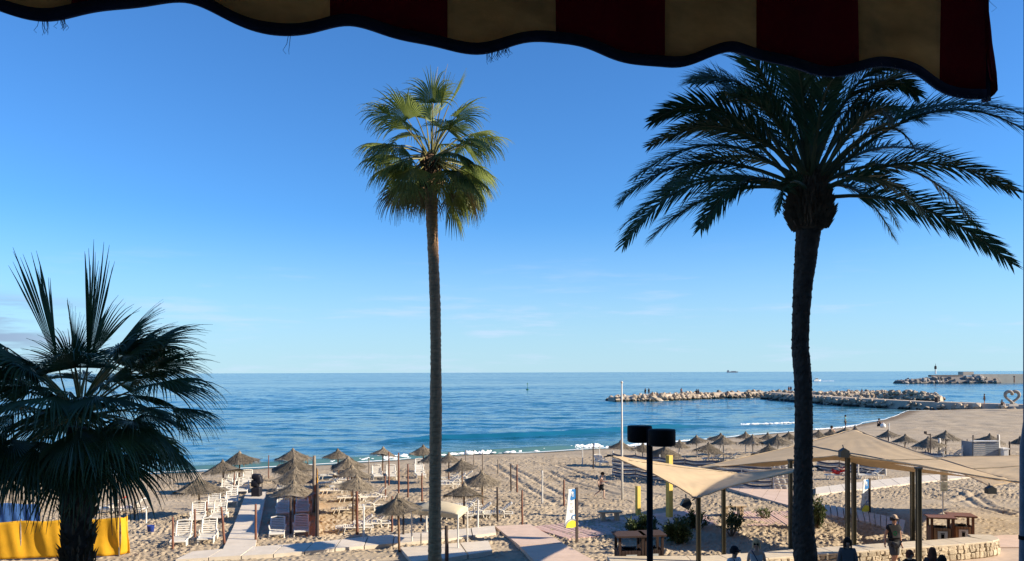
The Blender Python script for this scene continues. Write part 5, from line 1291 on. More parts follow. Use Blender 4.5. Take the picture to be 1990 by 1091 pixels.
# black loaded trolley at the end of the walkway
b = G(499, 969); root = thing('beach_trolley', 'black bulky trolley stacked with bags at the far end of the grey walkway', 'trolley', b); k = b.y / F
m_bag = mat('black_bag', (0.012, 0.012, 0.018), rough=.6, var=.3, bump=.5, bscale=9)
mb = MB(); mb.box((0, 0, .35), (17 * k, .5, .5)); o = mb.build('box', m_bag, root); md = o.modifiers.new('b', 'BEVEL'); md.width = .06; md.segments = 3
for cx, cz, sx_, sz_h, ry_ in ((-.07, .80, .42, .38, .1), (.12, .98, .34, .42, -.15), (-.02, 1.16, .46, .30, .05)):
    mb = MB(); mb.box((cx, 0, cz), (sx_, .36, sz_h), ry=ry_); o = mb.build('bag', m_bag, root, True); md = o.modifiers.new('b', 'BEVEL'); md.width = .09; md.segments = 3
for sx in (-1, 1): mb = MB(); mb.tube([(sx * 7 * k - .03, -.2, .1), (sx * 7 * k + .03, -.2, .1)], .1, 12); mb.build('wheel', m_black, root)
mb = MB(); mb.tube([(-.2, .25, .5), (-.2, .3, 1.2), (.2, .3, 1.2), (.2, .25, .5)], .02, 6); mb.build('handle', m_black, root)
# ------------------------------------------------------------------ shrubs
m_bush = leafmat('shrub_leaf', (0.045, 0.075, 0.022), (0.10, 0.13, 0.04), .25)
m_stem = mat('shrub_stem', (0.16, 0.11, 0.07), var=.3)
def shrub(px, foot, wpx, hpx, n, label, sparse=False, Y=None):
    b = G(px, foot) if Y is None else Vector((W(px, foot, Y).x, Y, gz(W(px, foot, Y).x, Y))); k = b.y / F; r = random.Random(px)
    root = thing('shrub', label, 'shrub', b, 0, 'green shrubs between the boardwalk and the wall'); w, h = wpx * k / 2, hpx * k
    st = MB(); lf = MB(); tips = []
    for i in range(16 if sparse else 26):
        a = r.random() * 6.28; q = math.sqrt(r.random()); zt = h * r.uniform(.45, 1) * (1 - .35 * q * q)
        tip = Vector((math.cos(a) * w * q, math.sin(a) * w * q, zt)); tips.append(tip)
        st.tube([(0, 0, 0), (tip.x * .5, tip.y * .5, tip.z * .45), tip], [.02, .012, .004], 4)
    for i in range(n):
        t = r.choice(tips); f = r.uniform(.35, 1.05) if not sparse else r.uniform(.6, 1.05)
        p = Vector((t.x * f, t.y * f, t.z * f)) + Vector((r.gauss(0, w * .12), r.gauss(0, w * .12), r.gauss(0, h * .08))); p.z = max(.05, p.z)
        d = (Vector((p.x, p.y, .3 * h)).normalized() + Vector((r.uniform(-.8, .8), r.uniform(-.8, .8), r.uniform(-.2, 1)))).normalized()
        s = d.cross(Vector((r.uniform(-1, 1), r.uniform(-1, 1), r.uniform(-1, 1)))).normalized(); L = r.uniform(.07, .14); ww = L * .28
        lf.add([p, p + d * L * .5 + s * ww, p + d * L, p + d * L * .5 - s * ww], [(0, 1, 2, 3)])
    st.build('stem', m_stem, root); lf.build('foliage', m_bush, root)
shrub(1247, 1046, 64, 46, 2600, 'dense dark shrub directly behind the black lamp pole')
shrub(1318, 1058, 64, 52, 2600, 'dense shrub between the lamp pole and the small sail post')
shrub(1350, 1030, 50, 42, 1100, 'looser shrub behind the low corner of the small sail')
shrub(1422, 1046, 52, 58, 800, 'thin airy shrub right of the second small sail post', True)
shrub(1588, 1030, 34, 66, 1200, 'tall shrub directly right of the date palm trunk')
shrub(1483, 1010, 26, 26, 160, 'small dry plant on a bent stem between the sail posts', True)
# dry grass in the bed behind the wall
r = random.Random(12); mb = MB()
for i in range(2600):
    x = r.uniform(4.5, 17); y = np.interp(x, [3, 6.35, 10, 15, 17], [25.6, 25.65, 26.7, 28.0, 28.7]) + abs(r.gauss(0, .55)); z0 = gz(x, y) if i % 5 == 0 else -.12
    h = r.uniform(.04, .16); a = r.random() * 6.28
    mb.add([(x - .008, y, z0), (x + .008, y, z0), (x + math.cos(a) * h * .6, y + math.sin(a) * h * .6, z0 + h)], [(0, 1, 2)])
o = mb.build('dry_grass', mat('dry_grass', (0.36, 0.28, 0.13), var=.4, scale=2, transl=.2)); tag(o, 'dry grass growing along the back of the stone wall', 'grass', None, 'stuff')

# ------------------------------------------------------------------ breakwaters, heart, boats
m_rock = mat('breakwater_rock', (0.40, 0.32, 0.23), var=.3, scale=.8, bump=.6, bscale=3, objvar=.35); m_rockd = mat('harbour_rock', (0.26, 0.23, 0.20), var=.3, scale=.5, bump=.6, bscale=2, objvar=.25)
def wet_band(m):
    t = m.node_tree; p = t.nodes['Principled BSDF']; src = p.inputs['Base Color'].links[0].from_socket
    ge = N(t, 'ShaderNodeNewGeometry'); sp_ = N(t, 'ShaderNodeSeparateXYZ'); t.links.new(ge.outputs['Position'], sp_.inputs[0])
    mr = N(t, 'ShaderNodeMapRange', interpolation_type='SMOOTHSTEP'); mr.inputs[1].default_value = SEA + .65; mr.inputs[2].default_value = SEA + .3
    t.links.new(sp_.outputs['Z'], mr.inputs[0]); mx = N(t, 'ShaderNodeMix', data_type='RGBA'); mx.inputs[7].default_value = (.035, .035, .025, 1)
    t.links.new(mr.outputs[0], mx.inputs[0]); t.links.new(src, mx.inputs[6]); t.links.new(mx.outputs[2], p.inputs['Base Color'])
wet_band(m_rock); wet_band(m_rockd)     # weed and wet stone just above the waterline
def rock_mesh(seed, m):
    r = random.Random(seed); bm = bmesh.new(); bmesh.ops.create_icosphere(bm, subdivisions=1, radius=.62)
    for v in bm.verts: v.co = Vector((v.co.x * r.uniform(.7, 1.25), v.co.y * r.uniform(.7, 1.25), v.co.z * r.uniform(.65, 1.15)))
    me = bpy.data.meshes.new('rock'); bm.to_mesh(me); bm.free(); me.materials.append(m); return me
RM = [rock_mesh(i, m_rock) for i in range(10)]; RMd = [rock_mesh(i + 50, m_rockd) for i in range(8)]
def mound(root, P, zt, wt, wb, m):
    mb = MB(); n = len(P); vs = []; P = [Vector(p) for p in P]
    for i, p in enumerate(P):
        t = (P[min(i + 1, n - 1)] - P[max(i - 1, 0)]).normalized(); s = t.cross(Z)
        for q, zz in ((wb, SEA - 1.5), (wt, zt[i]), (-wt, zt[i]), (-wb, SEA - 1.5)): vs.append((p.x + s.x * q, p.y + s.y * q, zz))
    fs = [(i * 4 + k, (i + 1) * 4 + k, (i + 1) * 4 + k + 1, i * 4 + k + 1) for i in range(n - 1) for k in range(3)] + [(0, 1, 2, 3), (4 * n - 1, 4 * n - 2, 4 * n - 3, 4 * n - 4)]
    mb.add(vs, fs); return mb.build('core', m, root)
def armour(root, P, zt, wt, wb, size, dens, meshes, limit, seed, both=True):
    r = random.Random(seed); cand = []; P = [Vector(p) for p in P]
    for i in range(len(P) - 1):
        a, b = P[i], P[i + 1]; L = (b - a).length; t = (b - a).normalized(); s = t.cross(Z)
        sl = math.hypot(wb - wt, zt[i] - SEA + 1.5)
        for k in range(int(L * dens * (2 * sl + .0))):
            u = r.random(); side = r.choice((-1, 1)); v = r.random() ** .85
            q = wb + (wt - wb) * v; zz = SEA - 1.5 + (zt[i] + (zt[i + 1] - zt[i]) * u - SEA + 1.5) * v
            if zz < SEA - .5: continue
            p = a.lerp(b, u) + s * side * q; cand.append((Vector((p.x, p.y, zz)), r.choice((.5, .7, .9, 1, 1.2, 1.5)) * r.uniform(.85, 1.15) * size))
    cand.sort(key=lambda c: c[0].y - c[0].z * 4)
    rest = MB()
    for i, (p, sz) in enumerate(cand):
        me = r.choice(meshes); e = (r.random() * 3, r.random() * 3, r.random() * 6)
        if i < limit:
            o = put('rock', me, root, p); o.rotation_euler = e; o.scale = (sz, sz, sz)
        else:
            M = Matrix.Translation(p) @ Matrix.Rotation(e[2], 4, 'Z') @ Matrix.Rotation(e[1], 4, 'Y') @ Matrix.Scale(sz, 4)
            rest.add([v.co for v in me.vertices], [tuple(q.vertices) for q in me.polygons], M)
    if rest.v: o = rest.build('rocks_beyond', meshes[0].materials[0], root); o['kind'] = 'stuff'
m_path = mat('groyne_path', (0.44, 0.36, 0.27), var=.15, scale=1)
bwr = thing('breakwater', 'pale rock breakwater head lying across the cove left of the date palm', 'breakwater')
tip = S(1184, 781, SEA); mid = S(1480, 775, SEA); rt = Vector((116, 236, 0))
HP = [(tip.x + 1, tip.y + 4, 0), (tip.x + 12, tip.y + 6, 0), (mid.x - 14, mid.y + 5, 0), (mid.x + 6, mid.y + 12, 0), (92, 228, 0), (114, 240, 0)]
hz = [0.2, 0.75, 0.75, 0.8, .9, .7]
mound(bwr, HP, [q - .35 for q in hz], 2.2, 5.0, m_path); armour(bwr, HP, [q - .35 for q in hz], 2.4, 6.6, .9, 1.0, RM, 300, 3)
bw2 = thing('breakwater', 'long dark faced rock groyne with flat path joining the beach at right', 'breakwater')
q0, q1, q2, q3 = S(1490, 778, SEA), S(1640, 790, SEA), S(1765, 797, SEA), Vector((94, 141, 0))
SP = [(q0.x + 5, q0.y + 10, 0), (q0.x + 5, q0.y + 2, 0), (q1.x + 4, q1.y + 4, 0), (q2.x + 4, q2.y + 3, 0), (q3.x, q3.y + 3, 0), (q3.x + 20, q3.y - 18, 0)]
sz_ = [.75, .7, .6, .5, .4, .4]
mound(bw2, SP, [q - .1 for q in sz_], 1.7, 3.2, m_path); armour(bw2, SP, [q - .3 for q in sz_], 2.1, 4.8, .8, 1.0, RM, 300, 4)
bw3 = thing('breakwater', 'small heaped rock pile on the right end of the breakwater', 'breakwater')
RP = [(84, 214, 0), (96, 213, 0), (104, 208, 0), (109, 204, 0)]
mound(bw3, RP, [.2, .7, .6, -.1], 1.2, 4, m_path); armour(bw3, RP, [.6, 1.2, 1.1, .2], 1.6, 5.2, .9, 1.3, RM, 300, 9)
hj = thing('harbour_jetty', 'distant dark rock harbour arm with pale wall at the right horizon', 'breakwater')
j0 = S(1764, 746, SEA)
JP = [(j0.x, j0.y + 12, 0), (j0.x + 22, j0.y + 14, 0), (j0.x + 48, j0.y + 12, 0), (j0.x + 60, j0.y + 11, 0)]
mound(hj, JP, [.6, 2.4, 3.2, 2.0], 3, 9, m_rockd); armour(hj, JP, [.3, 1.9, 2.6, 1.5], 4, 10, 2.0, .2, RMd, 300, 5)
kk = j0.y / F
mb = MB(); c = W(1838, 729, j0.y + 14); mb.box((c.x, c.y, c.z - .6), (64 * kk, 4, 4 * kk)); mb.build('parapet', m_rockd, hj)
mb = MB(); c = W(1877, 725, j0.y + 20); mb.box((c.x, c.y, c.z - .5), (21 * kk, 6, 8 * kk)); mb.build('store', mat('pale_wall', (.52, .45, .35), var=.1, scale=.3), hj)
mb = MB(); c = W(1972, 735, j0.y + 10); mb.box((c.x, c.y, c.z - .5), (165 * kk, 3, 19 * kk)); mb.build('quay_wall', mat('pale_wall', (.52, .45, .35)), hj)
bc = W(1818, 727, j0.y + 14); root = thing('beacon', 'thin harbour beacon with dark lantern on the distant jetty', 'beacon', bc)
mb = MB(); mb.tube([(0, 0, 0), (0, 0, 4.6)], [.45, .35], 8); mb.build('tower', m_white, root)
mb = MB(); mb.lathe([(.7, 3.0), (.7, 4.6), (.3, 5.2)], 10); mb.build('lantern', m_dpost, root)
mb = MB(); mb.tube([(0, 0, 5.2), (0, 0, 6.4)], .12, 6); mb.build('finial', m_dpost, root)
bc = W(1971, 744, j0.y + 4); root = thing('beacon', 'short brown post lamp in front of the pale harbour wall', 'beacon', bc)
mb = MB(); mb.tube([(0, 0, 0), (0, 0, 3.4)], [.35, .25], 8); mb.build('tower', m_rpost, root)
mb = MB(); mb.lathe([(.5, 3.4), (.5, 3.9), (.1, 4.2)], 8); mb.build('lantern', m_dpost, root)
# heart sculpture
hp = W(1967, 785, 138.5); root = thing('heart_sculpture', 'large open stone heart standing on the groyne at the right edge', 'sculpture', (hp.x, hp.y, .35)); k = 138.5 / F
P = []; RR = []
for i in range(40):
    t = 2 * math.pi * i / 40; x = 16 * math.sin(t) ** 3; y = 13 * math.cos(t) - 5 * math.cos(2 * t) - 2 * math.cos(3 * t) - math.cos(4 * t)
    P.append((x * .80 * k, .15 * math.sin(t * 3), (y + 17) * .86 * k + .3)); RR.append(.20 + .09 * abs(math.sin(t * 1.5)))
mb = MB(); mb.tube(P + [P[0]], RR + [RR[0]], 9, cap=False); mb.build('ring', mat('sculpture_stone', (.32, .28, .23), var=.3, scale=2, bump=.6, bscale=6), root, True)
mb = MB(); mb.box((0, 0, .15), (1.6, 1.0, .4)); mb.build('plinth', m_conc, root)
# boats
m_hull = mat('ship_hull', (.20, .22, .26)); Ys = 7000; sp = W(1423, 720.5, Ys); root = thing('cargo_ship', 'grey cargo ship tiny on the horizon left of the date palm', 'ship', (sp.x, Ys, SEA))
mb = MB(); mb.add([(-45, -7, 0), (45, -7, 0), (50, 0, 9), (50, 7, 9), (-48, 7, 9), (-48, -7, 9), (50, -7, 9), (-45, 7, 0), (45, 7, 0)], [(0, 1, 6, 5), (7, 4, 3, 8), (5, 6, 3, 4), (0, 5, 4, 7), (1, 8, 3, 6)]); mb.build('hull', m_hull, root)
mb = MB(); mb.box((-36, 0, 15), (12, 12, 12)); mb.build('bridge', m_hull, root)
mb = MB(); mb.box((12, 0, 11), (40, 10, 4)); mb.build('cargo', m_hull, root)
def boat(px, py, L, label):
    p = S(px, py, SEA); root = thing('motor_boat', label, 'boat', p, .1)
    mb = MB(); h = L * .16; w = L * .3
    mb.add([(-L / 2, -w / 2, 0), (L * .2, -w / 2, 0), (L / 2, 0, h * .4), (L * .2, w / 2, 0), (-L / 2, w / 2, 0), (-L / 2, -w / 2, h), (L * .25, -w / 2, h), (L * .56, 0, h * 1.25), (L * .25, w / 2, h), (-L / 2, w / 2, h)],
           [(0, 1, 6, 5), (1, 2, 7, 6), (2, 3, 8, 7), (3, 4, 9, 8), (4, 0, 5, 9), (5, 6, 7, 8, 9), (0, 4, 3, 2, 1)]); mb.build('hull', m_white, root)
    mb = MB(); mb.box((-L * .08, 0, h * 1.7), (L * .4, w * .7, h * 1.4)); cb = mb.build('cabin', m_white, root)
    mb = MB(); mb.box((-L * .08, -w * .36, h * 1.9), (L * .34, .04, h * .6)); mb.build('window', m_black, cb)
    return p
boat(26, 760, 5.0, 'small white boat seen through the fan palm at far left')
p = boat(1588, 741, 6, 'small speedboat leaving a white wake right of the date palm')
foam('boat_wake', 'white wake behind the small speedboat right of the date palm', [(p.x + 1, p.y), (p.x + 14, p.y + 2)], .9, .35, 6, 12)
p = S(1025, 758, SEA); root = thing('channel_buoy', 'thin green channel marker alone on the sea in the middle', 'buoy', p); root.scale = (.75, .75, .8)
m_green = mat('buoy_green', (.03, .14, .09)); 
mb = MB(); mb.lathe([(.5, -.2), (.8, .1), (.8, .4), (.3, .6)], 12); mb.build('float', m_green, root)
mb = MB(); mb.tube([(0, 0, .5), (0, 0, 3.6)], [.14, .08], 7); mb.build('mast', m_green, root)
mb = MB(); mb.lathe([(.28, 3.0), (.28, 3.5), (.02, 3.9)], 8); mb.build('topmark', m_green, root)
p = W(1820, 780, 150); root = thing('groyne_bin', 'dark cylinder bin standing on the groyne path at right', 'litter bin', (p.x, 150, .5))
mb = MB(); mb.lathe([(.32, 0), (.34, .95), (.36, 1.0), (.2, 1.05)], 12); mb.build('drum', m_dpost, root)
mb = MB(); mb.tube([(0, 0, 0), (0, 0, .08)], .4, 10); mb.build('foot', m_conc, root)
# ------------------------------------------------------------------ people
STAND = dict(pelvis=(0, 0, .95), waist=(0, 0, 1.09), chest=(0, .01, 1.29), neck0=(0, .01, 1.45), neck=(0, -.005, 1.52), head0=(0, -.02, 1.59), head1=(0, -.015, 1.68),
             nose=(0, -.105, 1.615), shl=(-.17, .01, 1.42), ell=(-.225, .03, 1.14), wrl=(-.235, -.04, .90), hal=(-.235, -.07, .81),
             shr=(.17, .01, 1.42), elr=(.225, .03, 1.14), wrr=(.235, -.04, .90), har=(.235, -.07, .81),
             hil=(-.09, 0, .90), knl=(-.10, -.02, .50), anl=(-.10, .03, .09), tol=(-.11, -.13, .04), hir=(.09, 0, .90), knr=(.10, -.02, .50), anr=(.10, .03, .09), tor=(.11, -.13, .04))
RAD = dict(pelvis=(.14, .105), waist=(.125, .095), chest=(.15, .11), neck0=(.075, .065), neck=(.052, .05), head0=(.068, .078), head1=(.077, .09), nose=.016, sh=.062, el=.043, wr=.03, ha=.036, hi=.088, kn=.056, an=.037, to=.036)
BONES = [('pelvis', 'waist'), ('waist', 'chest'), ('chest', 'neck0'), ('neck0', 'neck'), ('neck', 'head0'), ('head0', 'head1'), ('head0', 'nose'), ('chest', 'shl'), ('shl', 'ell'), ('ell', 'wrl'), ('wrl', 'hal'),
         ('chest', 'shr'), ('shr', 'elr'), ('elr', 'wrr'), ('wrr', 'har'), ('pelvis', 'hil'), ('hil', 'knl'), ('knl', 'anl'), ('anl', 'tol'), ('pelvis', 'hir'), ('hir', 'knr'), ('knr', 'anr'), ('anr', 'tor')]
def rad_of(n):
    v = RAD.get(n, RAD.get(n[:2])); return v if isinstance(v, tuple) else (v, v)
def skinned(name, J, bones, m, parent, grow=0.0, scale=None, sub=2, fingers=False, root='pelvis'):
    names = []
    for a, b in bones:
        for q in (a, b):
            if q not in names: names.append(q)
    vs = [Vector(J[n]) for n in names]; ed = [(names.index(a), names.index(b)) for a, b in bones]; rads = [tuple(x + grow for x in ((scale or {}).get(n) or rad_of(n))) for n in names]; roots = {names.index(root)}
    if fingers:
        for sd in 'lr':
            ha, wr = Vector(J['ha' + sd]), Vector(J['wr' + sd]); d = (ha - wr).normalized(); side = d.cross(Vector((1, 0, 0))).normalized(); inw = side.cross(d)
            for k, (off, L) in enumerate(((-.027, .075), (-.009, .085), (.009, .08), (.026, .062), (-.04, .05))):
                o = len(vs); p0 = ha + side * off * .8; dd = (d + inw * .15 * (1 if sd == 'l' else 1) + (side * -.7 if k == 4 else side * off * 3)).normalized()
                if k == 4: p0 = wr.lerp(ha, .6) + side * off * .7
                vs += [p0, p0 + dd * L * .55, p0 + (dd + inw * .35).normalized() * L]; ed += [(o, o + 1), (o + 1, o + 2)]; rads += [(.0095, .0095), (.0085, .0085), (.007, .007)]; roots.add(o)
    me = bpy.data.meshes.new(name); me.from_pydata(vs, ed, []); me.materials.append(m)
    o = put(name, me, parent); md = o.modifiers.new('skin', 'SKIN'); md.use_smooth_shade = True
    for i, sv in enumerate(me.skin_vertices[0].data): sv.radius = rads[i]; sv.use_root = i in roots
    if sub: s2 = o.modifiers.new('sub', 'SUBSURF'); s2.levels = sub; s2.render_levels = sub
    return o
_cl = {}
def cloth(name, col, **k): return mat('cloth_' + name, col, rough=.9, var=.12, scale=8, **k)
m_skin = mat('skin', (0.42, 0.23, 0.15), var=.06, rough=.55); m_skin2 = mat('skin_pale', (0.56, 0.36, 0.26), var=.05, rough=.55)
def person(label, loc, yaw, J=None, scale=1.0, top=None, bottom=None, skin=m_skin, hair=None, hair_len=0, cap=None, glasses=False, sub=2, fingers=False, bag=None, long_legs=False, shoes=True, strap=None, sleeves=.55, bald=False):
    P = dict(STAND); P.update(J or {})
    root = thing('person', label, 'person', loc, yaw); root.scale = (scale,) * 3
    skinned('body', P, BONES, skin, root, sub=sub, fingers=fingers)
    V = {k: Vector(v) for k, v in P.items()}
    if top:
        T_ = dict(P)
        for s in 'lr':
            T_['el' + s] = V['sh' + s].lerp(V['el' + s], sleeves) if sleeves <= 1 else V['el' + s].lerp(V['wr' + s], min(.95, sleeves - 1))
            T_['mid' + s] = V['sh' + s].lerp(V['el' + s], .5)
        T_['hem'] = V['pelvis'] - Vector((0, 0, .06))
        bones = [('hem', 'pelvis'), ('pelvis', 'waist'), ('waist', 'chest'), ('chest', 'neck0'), ('chest', 'shl'), ('chest', 'shr')] + ([('shl', 'ell'), ('shr', 'elr')] if sleeves > 0 else [])
        skinned('top', T_, bones, top, root, .018, dict(hem=(.15, .115), ell=(.055, .055), elr=(.055, .055), neck0=(.08, .07)), sub)
    if bottom:
        B_ = dict(P)
        for s in 'lr': B_['kn' + s] = V['kn' + s] if not long_legs else V['kn' + s]; B_['an' + s] = V['kn' + s].lerp(V['an' + s], .9)
        bones = [('pelvis', 'hil'), ('pelvis', 'hir'), ('hil', 'knl'), ('hir', 'knr')] + ([('knl', 'anl'), ('knr', 'anr')] if long_legs else [])
        skinned('trousers' if long_legs else 'shorts', B_, bones, bottom, root, .016, dict(pelvis=(.145, .11), knl=(.075, .075), knr=(.075, .075)), sub)
    h = (V['head0'] + V['head1']) / 2 + Vector((0, .012, .03)); fwd = (V['nose'] - V['head0']); yawh = math.atan2(fwd.x, -fwd.y)
    HM = Matrix.Translation(h) @ Matrix.Rotation(-yawh if False else math.atan2(fwd.x, -fwd.y), 4, 'Z')
    r = random.Random(int(loc[0] * 77))
    if hair and not bald:
        mb = MB(); n = 18
        prof = [(.098, -.02), (.102, .03), (.092, .075), (.06, .108), (.02, .122)]
        mb.lathe(prof, n, HM @ Matrix.Diagonal((.92, 1.05, 1, 1)))
        for k in range(260):
            a = r.uniform(-.9, math.pi + .9); L = r.uniform(.03, .06) + hair_len * r.uniform(.7, 1.05); p = Vector((math.cos(a) * .088, math.sin(a) * .10, r.uniform(-.03, .06)))
            q = p + Vector((math.cos(a) * .03, math.sin(a) * .03, -L * .5)); e = p + Vector((math.cos(a) * .025, math.sin(a) * .035, -L)); w = Vector((-math.sin(a), math.cos(a), 0)) * .014
            mb.add([p - w, p + w, q + w, q - w, e], [(0, 1, 2, 3), (3, 2, 4)], HM)
        mb.build('hair', hair, root, True)
    if cap:
        mb = MB(); mb.lathe([(.104, .02), (.106, .05), (.09, .10), (.05, .13), (.01, .138)], 18, HM @ Matrix.Diagonal((.93, 1.06, 1, 1)))
        mb.add([(-.075, -.08, .035), (.075, -.08, .035), (.06, -.19, .02), (-.06, -.19, .02), (-.075, -.08, .045), (.075, -.08, .045), (.06, -.19, .028), (-.06, -.19, .028)], [(3, 2, 1, 0), (4, 5, 6, 7), (0, 1, 5, 4), (2, 3, 7, 6), (1, 2, 6, 5), (3, 0, 4, 7)], HM)
        mb.build('cap', cap, root, True)
    if sub > 1:
        ey = MB()
        if glasses:
            for sx in (-1, 1): ey.lathe([(.028, -.004), (.030, 0), (.028, .004)], 12, HM @ Matrix.Translation((sx * .034, -.098, -.022)) @ Matrix.Rotation(math.pi / 2, 4, 'X'))
            ey.box((0, -.098, -.014), (.03, .006, .008), HM)
            for sx in (-1, 1): ey.box((sx * .075, -.05, -.014), (.006, .10, .006), HM)
            ey.build('sunglasses', m_black, root)
        else:
            for sx in (-1, 1): ey.lathe([(.004, -.006), (.012, 0), (.004, .006)], 8, HM @ Matrix.Translation((sx * .032, -.088, -.022)) @ Matrix.Rotation(math.pi / 2, 4, 'X'))
            ey.build('eyes', m_black, root)
        mo = MB(); mo.box((0, -.088, -.085), (.045, .012, .009), HM); mo.build('mouth', mat('lips', (.30, .11, .09)), root)
    if shoes and sub > 1:
        for s in 'lr':
            a, t = V['an' + s], V['to' + s]; mb = MB(); d = (t - a); d.z = 0; d.normalize()
            mb.lathe([(.05, -.045), (.055, -.02), (.048, .02), (.03, .045)], 10, Matrix.Translation(a.lerp(t, .62) * 1.0) @ Matrix.Rotation(math.atan2(d.y, d.x), 4, 'Z') @ Matrix.Diagonal((2.3, .95, 1, 1)))
            mb.build('shoe', mat('shoe', (.05, .05, .055)), root, True)
    if strap:
        mb = MB(); mb.tube([V['shl'] + Vector((.05, -.11, .05)), V['chest'] + Vector((.0, -.155, -.02)), V['waist'] + Vector((.12, -.13, -.05))], .014, 5); mb.build('bag_strap', strap, root, True)
    return root
def head_at(px, py, tall, Yg=None):
    """ground spot (z=0) from the pixel of the top of the head and a body height"""
    Y = (H - tall) * F / (py - HOR + ROLL * (px - 995)); p = W(px, py, Y); return Vector((p.x, Y, 0))
blk, grn = cloth('black', (.012, .012, .014)), cloth('dark_grey', (.07, .072, .075))
man = person('man in black t-shirt and grey shorts walking past the wall, wearing a cap and sunglasses', head_at(1737, 997, 1.885), .12,
       dict(shl=(-.18, .0, 1.42), ell=(-.255, .05, 1.16), wrl=(-.32, -.03, .95), hal=(-.345, -.07, .865), elr=(.24, .06, 1.15), wrr=(.245, .02, .90), har=(.245, -.03, .81),
            knl=(-.10, -.14, .52), anl=(-.10, -.06, .10), tol=(-.11, -.22, .05), knr=(.10, .03, .50), anr=(.10, .24, .14), tor=(.11, .12, .05)), 1.02,
       blk, grn, m_skin, mat('hair_brown', (.06, .04, .03)), 0, cloth('cap_pale', (.46, .34, .24)), True, fingers=True)
mb = MB(); Mx = Matrix.Translation((-.055, -.162, 1.24))
for q in range(9):
    a = q * .7; mb.lathe([(.022, 0), (.022, .003)], 8, Mx @ Matrix.Translation((.05 * math.cos(a), .012 * abs(math.cos(a)), .06 * math.sin(a))) @ Matrix.Rotation(math.pi / 2, 4, 'X'))
mb.build('shirt_print', cloth('green', (.02, .20, .07)), man)
person('person in black cap and white top with dark straps at the bottom edge', head_at(1427, 1068, 1.70), .5, None, 1.0, cloth('white', (.66, .64, .62)), grn, m_skin, mat('hair_dark', (.02, .015, .012)), 0, blk, False, fingers=True, sleeves=.4, strap=cloth('navy', (.02, .03, .09)))
person('blond person in sunglasses and pale grey sleeveless top with a dark strap', head_at(1470, 1050, 1.74), -.35, None, 1.0, cloth('pale_grey', (.50, .48, .46)), cloth('beige', (.45, .38, .28)), m_skin2, mat('hair_blond', (.60, .40, .21), var=.3), .10, None, True, fingers=True, sleeves=0, strap=cloth('navy', (.02, .03, .09)))
person('dark haired woman in grey hooded top before the stone wall', head_at(1647, 1051, 1.68), -.3, None, 1.0, cloth('grey', (.11, .112, .118)), blk, m_skin2, mat('hair_dark', (.02, .015, .012)), .16, None, False, fingers=True, sleeves=1.8, long_legs=True)
person('child with curly red hair at the bottom edge beside the sail post', head_at(1768, 1071, 1.5), .2, dict(shr=(.17, .01, 1.42), ell=(-.30, .0, 1.30), wrl=(-.42, -.10, 1.42), hal=(-.47, -.13, 1.49)), .86, blk, grn, m_skin2, mat('hair_red', (.22, .06, .03), var=.4), .07, None, False, fingers=True, sleeves=1.2)
person('girl with long red brown hair at the bottom edge under the bin housings', head_at(1812, 1068, 1.60), math.pi - .5, None, .93, cloth('brown', (.08, .05, .05)), blk, m_skin2, mat('hair_auburn', (.16, .055, .03), var=.4), .34, None, False, fingers=True, sleeves=1.8, long_legs=True)
person('person in black jacket at the bottom edge right of the long haired girl', head_at(1831, 1083, 1.58), math.pi - .2, None, .92, blk, blk, m_skin, mat('hair_dark', (.02, .015, .012)), .05, None, False, fingers=True, sleeves=1.8, long_legs=True)
b = G(1168, 971)
person('bare chested boy in dark shorts and cap running over the sand', b, math.radians(70), dict(chest=(0, -.05, 1.28), neck0=(0, -.07, 1.44), neck=(0, -.09, 1.51), head0=(0, -.12, 1.58), head1=(0, -.12, 1.67), nose=(0, -.21, 1.60), shl=(-.16, -.06, 1.40), shr=(.16, -.06, 1.40),
       ell=(-.2, .16, 1.2), wrl=(-.2, .10, 1.0), hal=(-.2, .07, .94), elr=(.2, -.02, 1.16), wrr=(.2, -.24, 1.12), har=(.2, -.31, 1.14), knl=(-.1, -.22, .58), anl=(-.1, -.20, .14), tol=(-.1, -.34, .10), knr=(.1, .10, .54), anr=(.1, .42, .30), tor=(.1, .44, .18)), .80,
       None, blk, m_skin2, mat('hair_dark', (.02, .015, .012)), 0, blk, False, fingers=True, shoes=False)
# bathers farther off
sit = dict(pelvis=(0, 0, .12), waist=(0, .04, .26), chest=(0, .03, .45), neck0=(0, .0, .60), neck=(0, -.02, .67), head0=(0, -.04, .74), head1=(0, -.04, .83), nose=(0, -.13, .76), shl=(-.17, .02, .57), shr=(.17, .02, .57), ell=(-.23, -.12, .38), wrl=(-.16, -.34, .36), hal=(-.12, -.40, .36),
           elr=(.23, -.12, .38), wrr=(.16, -.34, .36), har=(.12, -.40, .36), hil=(-.1, -.04, .11), hir=(.1, -.04, .11), knl=(-.12, -.42, .48), knr=(.12, -.42, .48), anl=(-.12, -.56, .08), anr=(.12, -.56, .08), tol=(-.12, -.70, .04), tor=(.12, -.70, .04))
lie = dict(pelvis=(0, 0, .48), waist=(0, .12, .52), chest=(0, .28, .66), neck0=(0, .40, .76), neck=(0, .44, .81), head0=(0, .47, .87), head1=(0, .50, .95), nose=(0, .40, .92), shl=(-.17, .36, .72), shr=(.17, .36, .72), ell=(-.24, .14, .66), wrl=(-.15, -.05, .72), hal=(-.12, -.1, .76),
           elr=(.24, .14, .66), wrr=(.15, -.05, .72), har=(.12, -.1, .76), hil=(-.09, -.05, .46), hir=(.09, -.05, .46), knl=(-.1, -.42, .62), knr=(.1, -.45, .50), anl=(-.1, -.75, .44), anr=(.1, -.85, .44), tol=(-.1, -.84, .54), tor=(.1, -.94, .54))
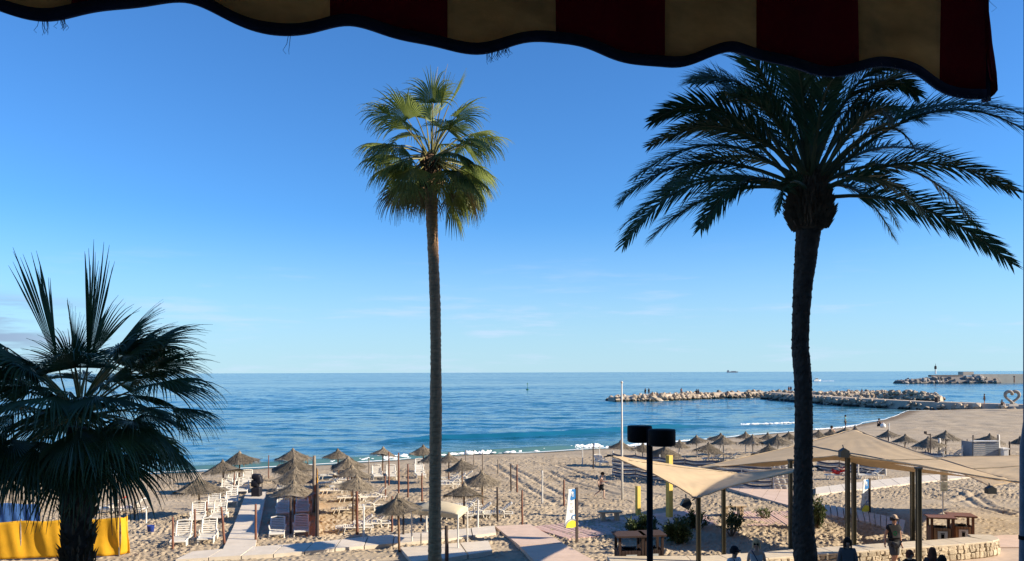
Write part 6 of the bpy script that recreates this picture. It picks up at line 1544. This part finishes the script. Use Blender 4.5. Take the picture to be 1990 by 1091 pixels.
b = G(1630, 932); person('person in red lying on a white lounger under the large sail', b + Vector((0, 0, -.03)), E - .1, lie, 1.0, cloth('red', (.55, .04, .04)), cloth('red', (.55, .04, .04)), m_skin2, mat('hair_dark', (.02, .015, .012)), .05, sub=1)
b = G(1643, 834); person('person in turquoise standing at the water edge of the cove', b, 1.2, None, 1.0, cloth('turquoise', (.20, .52, .45)), cloth('brown', (.08, .05, .05)), m_skin, mat('hair_dark', (.02, .015, .012)), sub=1)
b = G(1708, 829); person('person sitting on the sand right of the sail peak beside a pale bag', b, .4, sit, 1.15, blk, blk, m_skin2, mat('hair_dark', (.02, .015, .012)), sub=1)
b = G(1616, 850); person('bather sitting on the shore behind the parasol right of the date palm', b, 2.5, sit, 1.3, None, blk, m_skin, mat('hair_dark', (.02, .015, .012)), sub=1)
for px, py, Yb, zz, pose, lab, top in [(1254, 769, 199, .95, 'st', 'dark clothed person standing on the breakwater, leftmost of those there', blk), (1261, 770, 200, .95, 'st', 'second person from the left on the breakwater, close beside the first', blk),
    (1268, 771, 198, 1.0, 'si', 'person crouching left on the breakwater rocks', blk), (1277, 771, 198, 1.0, 'si', 'second crouching person on the breakwater rocks', blk), (1324, 767, 202, .95, 'st', 'reddish figure standing alone on the breakwater', cloth('dull_red', (.25, .09, .08))),
    (1354, 773, 199, .7, 'st', 'person walking low on the front of the breakwater', blk), (1357, 773, 200, .7, 'st', 'companion walking low on the front of the breakwater', blk), (1414, 764, 205, .95, 'si', 'person seated on top of the breakwater midway', blk),
    (1533, 764, 222, .95, 'st', 'left of two people on the breakwater next to the date palm', cloth('dull_red', (.25, .09, .08))), (1537, 764, 223, .95, 'st', 'right of two people on the breakwater next to the date palm', blk), (1675, 760, 213, 1.2, 'si', 'person leaning on the rock pile of the breakwater', blk),
    (1913, 777, 145, .5, 'st', 'person walking on the groyne path left of the heart', blk), (1947, 781, 142, .45, 'si', 'person sitting on the groyne beside the heart', blk)]:
    p = W(px, py, Yb); person(lab, Vector((p.x, Yb, zz - (.42 if Yb > 190 else .08))), rnd.uniform(-1, 1), sit if pose == 'si' else None, 1.05, top, grn, m_skin, mat('hair_dark', (.02, .015, .012)), sub=1)
b = G(1716, 831); root = thing('beach_bag', 'pale bag on the sand beside the sitting person', 'bag', b)
mb = MB(); mb.lathe([(.3, 0), (.35, .2), (.25, .45), (.1, .5)], 10); mb.build('sack', m_white, root, True)
mb = MB(); mb.tube([(-.15, 0, .45), (0, 0, .65), (.15, 0, .45)], .02, 5); mb.build('handle', m_white, root)
